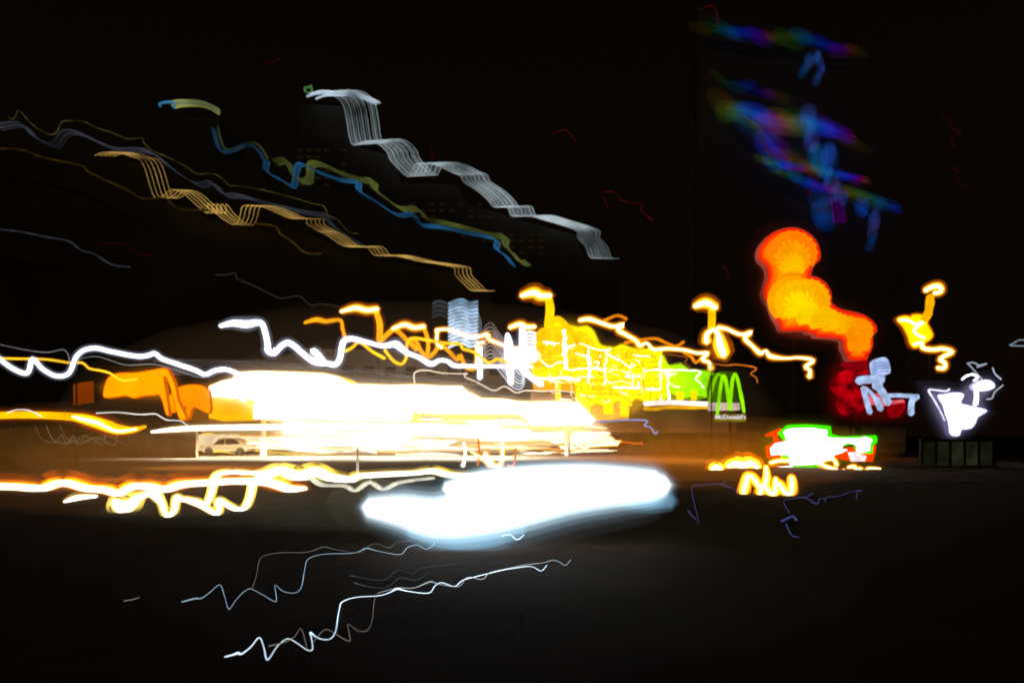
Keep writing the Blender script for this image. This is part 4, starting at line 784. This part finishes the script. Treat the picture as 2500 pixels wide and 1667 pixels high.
def car(x0, x1, Y, paint, label):
    """parked saloon seen from its side"""
    q0 = (x0 - CX) / FPX * Y; q1 = (x1 - CX) / FPX * Y; L = q1 - q0; cxm = (q0 + q1) / 2
    r = empty('parked_car', (cxm, Y, 0), label, 'car')
    prof = [(0.0, .42), (0.01, .62), (0.06, .76), (0.24, .86), (0.36, 1.30), (0.45, 1.42), (0.66, 1.42), (0.76, 1.30), (0.88, .92), (0.98, .86), (1.0, .60), (0.99, .36), (0.93, .28), (0.07, .28)]
    vs, fs = [], []
    N = len(prof)
    for k, (yy, sc_) in enumerate([(-0.86, 0.97), (-0.80, 1.0), (0.80, 1.0), (0.86, 0.97)]):
        for px, pz in prof:
            tuck = 0.16 * max(0, pz - 0.86) / 0.56
            sgn = -1 if yy < 0 else 1
            vs.append(Vector((cxm + (px - 0.5) * L * sc_, Y + yy - sgn * tuck, 0.28 + (pz - 0.28) * (1 if k in (1, 2) else 0.985))))
    for k in range(3):
        for i in range(N):
            j = (i + 1) % N; fs.append((k * N + i, k * N + j, (k + 1) * N + j, (k + 1) * N + i))
    for k in (0, 3):
        tri = tessellate_polygon([[Vector((vs[k * N + i].x, vs[k * N + i].z, 0)) for i in range(N)]])
        fs += [tuple(k * N + a for a in t) for t in tri]
    mesh('body', vs, fs, paint, r)
    gl = smat('car_glass', (0.03, 0.035, 0.04), 0.1, 0.1, 2)
    for a in ([(0.28, .88), (0.375, 1.26), (0.49, 1.33), (0.49, .88)], [(0.51, .88), (0.51, 1.33), (0.66, 1.33), (0.73, 1.22), (0.80, .90)]):
        v = [Vector((cxm + (px - 0.5) * L, Y - 0.875 + 0.16 * (pz - .86) / .56, pz)) for px, pz in a]
        mesh('window', v + [p + Vector((0, 0.03, 0)) for p in v], [tuple(range(len(v)))] + [(i, (i + 1) % len(v), len(v) + (i + 1) % len(v), len(v) + i) for i in range(len(v))], gl, r)
    for px in (0.19, 0.80):
        for yy in (-0.80, 0.80):
            c = Vector((cxm + (px - 0.5) * L, Y + yy, 0.33))
            w = tube('wheel', [(c + Vector((0, -0.12, 0)), 0.29), (c + Vector((0, -0.09, 0)), 0.33), (c + Vector((0, 0.09, 0)), 0.33), (c + Vector((0, 0.12, 0)), 0.29)], smat('rubber', (0.03, 0.03, 0.03), 0.8, 0.2, 6), r, 20)
            if yy < 0:
                tube('hubcap', [(c + Vector((0, -0.19, 0)), 0.17), (c + Vector((0, -0.12, 0)), 0.2)], smat('hub_metal', (0.5, 0.5, 0.5), 0.35, 0.1, 6, 0.8), r, 14)
    for px in (0.985, 0.02):
        box('lamp', (cxm + (px - 0.5) * L - 0.05, Y - 0.84, 0.66), (cxm + (px - 0.5) * L + 0.06, Y - 0.6, 0.78), smat('lamp_glass', (0.7, 0.65, 0.6), 0.2, 0.1, 4), r, 0.02)
cream = smat('cream_car_paint', (0.62, 0.54, 0.40), 0.3, 0.04, 1)
silver = smat('silver_car_paint', (0.45, 0.45, 0.43), 0.3, 0.04, 1, 0.4)
white = smat('white_car_paint', (0.72, 0.69, 0.62), 0.3, 0.04, 1)
car(*[n(5, (x, 0))[0] for x in (-10, 350)], 66, cream, 'cream parked saloon below the left end of the canopy')
# ================================================================== lines of light low on the left
strand('thick_light_trail', 'thick yellow orange rail of light at the left edge', 'light line', [[(4, [(-60, 925, 1), (100, 918, 1), (300, 920, 1), (500, 930, 1.1), (600, 945, 1.3), (700, 975, 1.5), (780, 1000, 1.6), (850, 1020, 1.3), (950, 1025, .9), (1045, 1000, .4)])]], 36, 17, ((1.0, 0.50, 0.0), 1.15, [(1.3, (1.0, 0.25, 0.0), 0.4), (2.2, (1.0, 0.14, 0.0), 0.1)]), posts=[(100, 918, 4)])
strand('light_line', 'white hot streak on the yellow orange rail', 'light line', [[(4, [(520, 930, .6), (600, 950, 1.2), (700, 975, 1.3), (760, 1005, 1), (850, 1035, .9), (980, 1018, .6)])]], 35.7, 10, SOD)
strand('light_line', 'thin white line rising off the yellow orange rail', 'light line', [[(4, [(690, 905), (850, 900), (1000, 915), (1110, 910), (1150, 930), (1200, 955), (1290, 960), (1340, 990), (1390, 1015), (1480, 1000)])], [(4, [(50, 905), (100, 885), (160, 880), (220, 890), (300, 930)])]], 35.5, 2.6, recipe((0.95, 0.9, 0.85), 1.2))
bundle('light_line', 'faint pale curls hanging under the yellow orange rail', 'light line', [[(4, [(250, 990), (300, 1090), (400, 1115), (440, 1060), (480, 1120), (570, 1080), (620, 1070), (740, 1125), (755, 1020)])]], 36.5, 1.8, [(0.10, 0.085, 0.06), (0.15, 0.13, 0.10)], [(0, 0, 0, 0), (28, 2, 28, 4), (60, -2, 58, 2)])
BAND = ((1.0, 0.88, 0.62), 3.0, [(1.4, (1.0, 0.5, 0.02), 1.6), (2.2, (1.0, 0.23, 0.0), 0.6), (4.2, (1.0, 0.14, 0.0), 0.14)])
strand('light_band', 'long thick white and orange band of light on the road at left', 'light line', [[(9, [(-70, 275), (100, 280), (300, 290), (400, 258), (500, 256), (620, 290), (760, 302), (850, 325), (950, 278), (1080, 280), (1180, 298), (1300, 265), (1500, 250), (1700, 240), (1900, 248, 1.1), (2000, 270, 1.2), (2080, 296, 1.1), (2190, 280, .5)])]], None, 18, BAND)
strand('light_band', 'short yellow white dash under the long band at left', 'light line', [[(9, [(465, 372, .6), (560, 352, 1.2), (690, 335, .7)])]], None, 11, WHY)
CREAM = ((1.0, 0.96, 0.80), 2.6, [(1.35, (1.0, 0.78, 0.06), 1.1), (2.3, (1.0, 0.62, 0.08), 0.28)])
strand('light_band', 'creamy white W of light hanging from the long band', 'light line', [[(9, [(1130, 320), (1165, 400), (1185, 465), (1212, 475), (1250, 440), (1265, 345), (1300, 362), (1400, 372), (1470, 395), (1508, 340), (1532, 240), (1555, 190), (1650, 168), (1800, 175), (1950, 165), (2010, 150), (2080, 182), (2200, 195), (2280, 170), (2349, 195)])]], None, 11.5, CREAM)
strand('light_band', 'creamy white hook of light closing the W on its right', 'light line', [[(9, [(1330, 362), (1450, 410), (1545, 462), (1570, 440), (1568, 368), (1620, 395), (1690, 430), (1755, 420), (1790, 350), (1812, 245)])]], None, 11.5, CREAM)
strand('light_band', 'creamy white blob of light left of the W', 'light line', [[(9, [(825, 385, 1), (860, 430, 1.6), (890, 440, 1.8), (940, 410, 1.5), (1000, 350, .9), (1080, 325, .8), (1150, 380, .7)])]], None, 17, CREAM)
strand('light_band', 'creamy white band of light leading into the white pool', 'light line', [[(10, [(380, 115, 1), (470, 95, 1.3), (540, 62, 1.1), (620, 105, 1.5), (700, 115, 1.6), (800, 80, 1.4), (900, 120, 1.3), (1050, 128, 1), (1100, 105, .9), (1300, 92, .9), (1500, 80, .8), (1640, 68, .9), (1750, 95, .9), (1900, 105, .9), (2100, 110, .8)])]], None, 17, CREAM)
strand('light_band', 'second creamy strand just under the band into the pool', 'light line', [[(10, [(760, 110), (840, 160, 1.2), (1000, 165), (1080, 200), (1180, 140), (1280, 190), (1400, 140), (1640, 110)])]], None, 8, ((0.8, 0.78, 0.62), 0.8, [(2.0, (0.6, 0.6, 0.4), 0.15)]))

# glowing body standing in for the blinding pool of light on the road
PY = 11.2
wp = empty('white_glare', Vector((0.4, PY, 0)), 'huge blinding white streak of light with blue fringe over the road', 'light shape')
core = path([('N', [(898, 1238, .62), (980, 1246, .92), (1060, 1262, 1.1), (1150, 1252, 1.25), (1260, 1228, 1.3), (1380, 1205, 1.15), (1500, 1192, 1.0), (1590, 1186, .85), (1625, 1184, .6)])], 4)
tube('core', to3d(core, PY, 50), emat((1.0, 1.0, 1.0), 2.5), wp, 20)
up = path([('N', [(1090, 1192, .7), (1180, 1172, 1.0), (1300, 1160, 1), (1450, 1158, 1), (1600, 1166, .7)])], 4)
tube('core', to3d(up, PY + 0.1, 24), emat((1.0, 1.0, 1.0), 2.2), wp, 16)
for pp, w, base_ in ((core, 96, 0), (up, 52, 0.1)):
    for rf, hc, L in [(0.8, (0.95, 1.0, 1.0), 1.4), (1.0, (0.85, 0.95, 1.0), 0.8), (1.22, (0.65, 0.88, 1.0), 0.45), (1.46, (0.5, 0.8, 1.0), 0.2), (1.75, (0.5, 0.75, 0.95), 0.07), (2.2, (0.55, 0.72, 0.85), 0.03)]:
        tube('bloom_sleeve', to3d(pp, PY + base_, w), vmat(hc, L / (2 * w * PY / FPX / 2 * rf)), wp, 20, rf)  # emissive shells imitating the soft fringe of the glare
low = path([('N', [(1000, 1296, .6), (1090, 1316, 1), (1200, 1312, 1), (1275, 1290, .6)])], 4)
rgt = path([('N', [(1480, 1218, .6), (1570, 1222, 1), (1640, 1222, .8)])], 4)
for pp, w in ((low, 64), (rgt, 56)):
    for rf, L in ((0.8, 0.30), (1.2, 0.15)):
        tube('bloom_sleeve', to3d(pp, PY - 0.1, w), vmat((0.30, 0.68, 1.0), L / (w * PY / FPX * rf)), wp, 16, rf)

# thin lines of light lying on the near road
THIN = ((0.80, 0.95, 1.0), 1.3, [(2.0, (0.05, 0.2, 0.5), 0.3)])
strand('road_light_line', 'brightest thin white zigzag line on the near road', 'light line',
       [[(10, [(145, 1382, 1.4), (200, 1368, 1.5), (240, 1356, 2.2), (262, 1362, 1.3), (330, 1310, 1), (390, 1242, .9), (422, 1310, .8), (440, 1392, 1.2), (462, 1392, 1), (520, 1305, .8), (590, 1252, .9), (650, 1275, .8), (735, 1332, .9), (772, 1325, 1), (765, 1250, .9), (757, 1208, 1.7), (800, 1240, 1), (860, 1258, 1.1), (910, 1245, 1.1), (940, 1190, 1), (955, 1090, 1), (967, 1030, 1), (985, 988, 1.1), (1080, 955, 1), (1250, 943, 1), (1330, 918, 1), (1382, 896, 2), (1450, 910, 1), (1603, 925, 1), (1650, 872, 1), (1700, 850, 1), (1790, 877, 1.1), (1850, 832, 1), (1950, 805, 1), (2050, 780, 1), (2150, 757, 1), (2310, 735, 1.3)]),
         (11, [(1040, 985), (1090, 1010), (1130, 970)])]], None, 2.3, THIN, noise=0.4)
strand('road_light_line', 'blue grey thin zigzag line beyond the brightest one', 'light line',
       [[(9, [(1305, 1085, 1.6), (1400, 1062, 2), (1440, 1060, 1.4), (1500, 1020), (1575, 962), (1608, 1040), (1635, 1130), (1655, 1125), (1700, 1060), (1780, 992), (1850, 1015), (1965, 1080), (1982, 1060), (1972, 965), (2030, 1008), (2110, 1020), (2160, 980), (2185, 850), (2212, 775), (2330, 742)]),
         (10, [(1050, 640), (1120, 620), (1160, 605, 1.8), (1250, 625), (1400, 648), (1450, 600), (1520, 580), (1590, 610), (1650, 570)])]], None, 1.9, ((0.32, 0.45, 0.55), 0.8, [(2.0, (0.05, 0.12, 0.25), 0.12)]), noise=0.4)
G1 = recipe((0.10, 0.11, 0.11))
strand('road_light_line', 'faint grey line looping up beside the blue grey zigzag', 'light line', [[(10, [(340, 892), (370, 800), (385, 715), (415, 662), (540, 635), (730, 632), (850, 596, 1.6), (950, 615), (1110, 635), (1210, 570), (1320, 600), (1380, 560), (1500, 545)])]], None, 2, G1, noise=0.4)
strand('road_light_line', 'faint grey loop right of the brightest zigzag', 'light line', [[(10, [(460, 1305, 2), (560, 1282, 1.6), (640, 1240), (690, 1178), (730, 1310)])], [(10, [(780, 1272), (860, 1186), (930, 1212), (1040, 1268), (1024, 1148), (1100, 1195), (1165, 1190), (1200, 1120), (1212, 1000), (1230, 930)])]], None, 2, recipe((0.13, 0.12, 0.11)), noise=0.4)
strand('road_light_line', 'pale line twinned with the right half of the brightest zigzag', 'light line', [[(10, [(1240, 925), (1380, 888), (1500, 888), (1612, 846, 2), (1680, 860), (1820, 878), (1880, 812), (1990, 826), (2040, 780), (2150, 752), (2300, 722)]), (11, [(1100, 952), (1170, 935, 1.6), (1220, 945), (1262, 970), (1300, 932)])]], None, 2.2, recipe((0.35, 0.40, 0.42)), noise=0.5)
strand('road_light_line', 'faint line ending in a tick at the right tail of the white pool', 'light line', [[(10, [(2130, 515), (2190, 508), (2238, 543), (2288, 508)])]], None, 2.6, recipe((0.7, 0.9, 1.0), 1.1))
strand('road_light_line', 'very faint grey line under the white pool', 'light line', [[(10, [(1040, 800, 2), (1150, 820), (1290, 830), (1380, 760), (1490, 785), (1560, 745), (1900, 705), (2060, 695), (2170, 730)])], [(10, [(1070, 852, 2), (1180, 880), (1300, 885), (1400, 815), (1510, 835), (1600, 780)])]], None, 1.8, recipe((0.055, 0.06, 0.07)), noise=0.5)
strand('road_light_line', 'tiny pale dash at the far left of the near road', 'light line', [[(9, [(888, 1078), (950, 1068), (998, 1052)])]], None, 2.6, recipe((0.16, 0.18, 0.18)))
VB = recipe((0.035, 0.035, 0.10))
strand('road_light_line', 'thin violet line below the white hot dashes', 'light line', [[(8, [(165, 868), (135, 740), (115, 622), (180, 602, 1.5), (320, 597, 1.5), (430, 640), (440, 668), (450, 620), (480, 600)])], [(8, [(320, 597), (365, 570)])], [(8, [(90, 790, 1.8), (160, 868, 1)])]], None, 2.6, VB, noise=0.5)
strand('road_light_line', 'thin violet looping line right of the J shaped hook', 'light line', [[(8, [(815, 800), (772, 718), (850, 698), (925, 692, 1.6), (1012, 738, 1.6), (1030, 698), (1068, 702), (1074, 730), (1080, 690), (1170, 680), (1250, 650), (1332, 640)])], [(8, [(925, 692), (980, 660)])], [(8, [(1300, 650), (1295, 700)])]], None, 2.6, VB, noise=0.5)
strand('road_light_line', 'small blue arrow of light on the dark road at right', 'light line', [[(8, [(760, 862, 1.6), (835, 830, 1.8), (862, 855, 1.8)])], [(8, [(790, 880), (830, 960), (880, 975)])]], None, 3.6, recipe((0.035, 0.05, 0.16)), noise=0.4)

# light thrown by the sodium lamps onto the paving
def sodium(label, x, y, z, ax, ay, power, ang):
    o = [o for o in COL.objects if o.get('label') == label][0]
    lt = bpy.data.lights.new('lamp_light', 'SPOT'); lt.energy = power; lt.color = (1.0, 0.36, 0.04); lt.spot_size = math.radians(ang); lt.spot_blend = 1; lt.shadow_soft_size = 0.3
    l = bpy.data.objects.new('lamp_light', lt); COL.objects.link(l); l.parent = o; l.location = Vector((x, y, z)) - o.location
    l.rotation_euler = Vector((ax - x, ay - y, -z)).to_track_quat('-Z', 'Y').to_euler()
sodium('orange lamp with boomerang head left of the big orange sign', 14.0, 52, 10, 11, 50, 22000, 70)
sodium('long orange lamp line running down above the yellow block', 4.8, 57, 9, 8, 58, 22000, 100)
sodium('rightmost orange lamp with ring shaped head', 28.0, 54, 12, 24, 54, 3000, 70)
sodium('leftmost orange lamp line, low beside the white zigzag', -15.0, 68, 10, -14, 64, 22000, 100)
sodium('thick yellow orange rail of light at the left edge', -16.0, 39, 4.5, -15, 40, 6000, 110)


# ------------------------------------------------------------------ emissive bodies imitating bloom and lit air
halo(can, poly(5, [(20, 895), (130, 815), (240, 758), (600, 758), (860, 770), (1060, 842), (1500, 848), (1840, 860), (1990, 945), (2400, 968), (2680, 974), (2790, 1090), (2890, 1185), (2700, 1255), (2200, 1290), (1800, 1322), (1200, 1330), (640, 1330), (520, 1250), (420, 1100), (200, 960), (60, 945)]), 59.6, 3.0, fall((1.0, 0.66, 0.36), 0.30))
for x, y, Y, rx, rz, c, L in [(1020, 1000, 62, 640, 190, (1.0, 0.58, 0.32), 0.085), (350, 1118, 15, 560, 105, (1.0, 0.38, 0.05), 0.11), (900, 1235, 12.6, 560, 105, (0.75, 0.72, 0.5), 0.028), (1700, 1108, 24, 360, 70, (1.0, 0.26, 0.0), 0.26)]:  # glow ellipsoids imitating lit air, neither lamps nor canopy parts
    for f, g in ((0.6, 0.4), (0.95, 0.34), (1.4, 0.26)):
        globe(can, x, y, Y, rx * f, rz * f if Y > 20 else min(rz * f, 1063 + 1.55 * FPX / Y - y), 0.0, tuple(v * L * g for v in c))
halo(rest, poly(6, [(450, 520), (600, 410), (830, 430), (930, 570), (1100, 570), (1330, 605), (1390, 700), (1400, 900), (1250, 980), (1120, 1060), (860, 1080), (760, 880), (470, 840)]), 65, 2.0, fall((1.0, 0.5, 0.0), 0.14))
halo(sh, poly(7, [(690, 165), (830, 225), (885, 350), (830, 480), (930, 565), (975, 690), (1130, 770), (1290, 880), (1262, 1000), (1215, 1110), (1095, 1110), (1045, 975), (860, 945), (620, 905), (530, 720), (486, 610), (515, 470), (452, 350), (530, 215)]), SY, 1.6, fall((1.0, 0.10, 0.03), 0.03, (1.5, 3, 5, 7, 10, 15, 30)))
halo(gc, poly(13, [(130, 380), (450, 210), (1045, 225), (1075, 350), (1700, 365), (1715, 480), (1650, 740), (1330, 745), (900, 860), (320, 900), (150, 690)]), 40, 0.8, fall((0.35, 0.5, 0.0), 0.035))
halo(rs, poly(7, [(1000, 1180), (1220, 1115), (1250, 1300), (1500, 1420), (1460, 1510), (1050, 1505), (990, 1400)]), 52.6, 0.6, fall((1.0, 0.0, 0.0), 0.022, (2, 5, 8, 12, 16, 22, 30)))
for o in list(COL.objects):
    lb_ = o.get('label', '')
    if lb_.startswith('orange arched'):
        halo(o, poly(4, [(740, 780), (780, 650), (1190, 585), (1260, 720), (1490, 700), (1830, 800), (1830, 950), (1330, 950), (1150, 800)]), 58, 0.8, fall((1.0, 0.30, 0.0), 0.07))
    elif lb_.startswith('blinding white jagged'):
        halo(o, poly(7, [(1700, 1330), (1910, 1355), (1990, 1290), (2110, 1255), (2145, 1300), (2060, 1400), (2085, 1475), (1990, 1570), (1880, 1655), (1810, 1600)]), 48, 0.8, fall((0.6, 0.55, 1.0), 0.07))
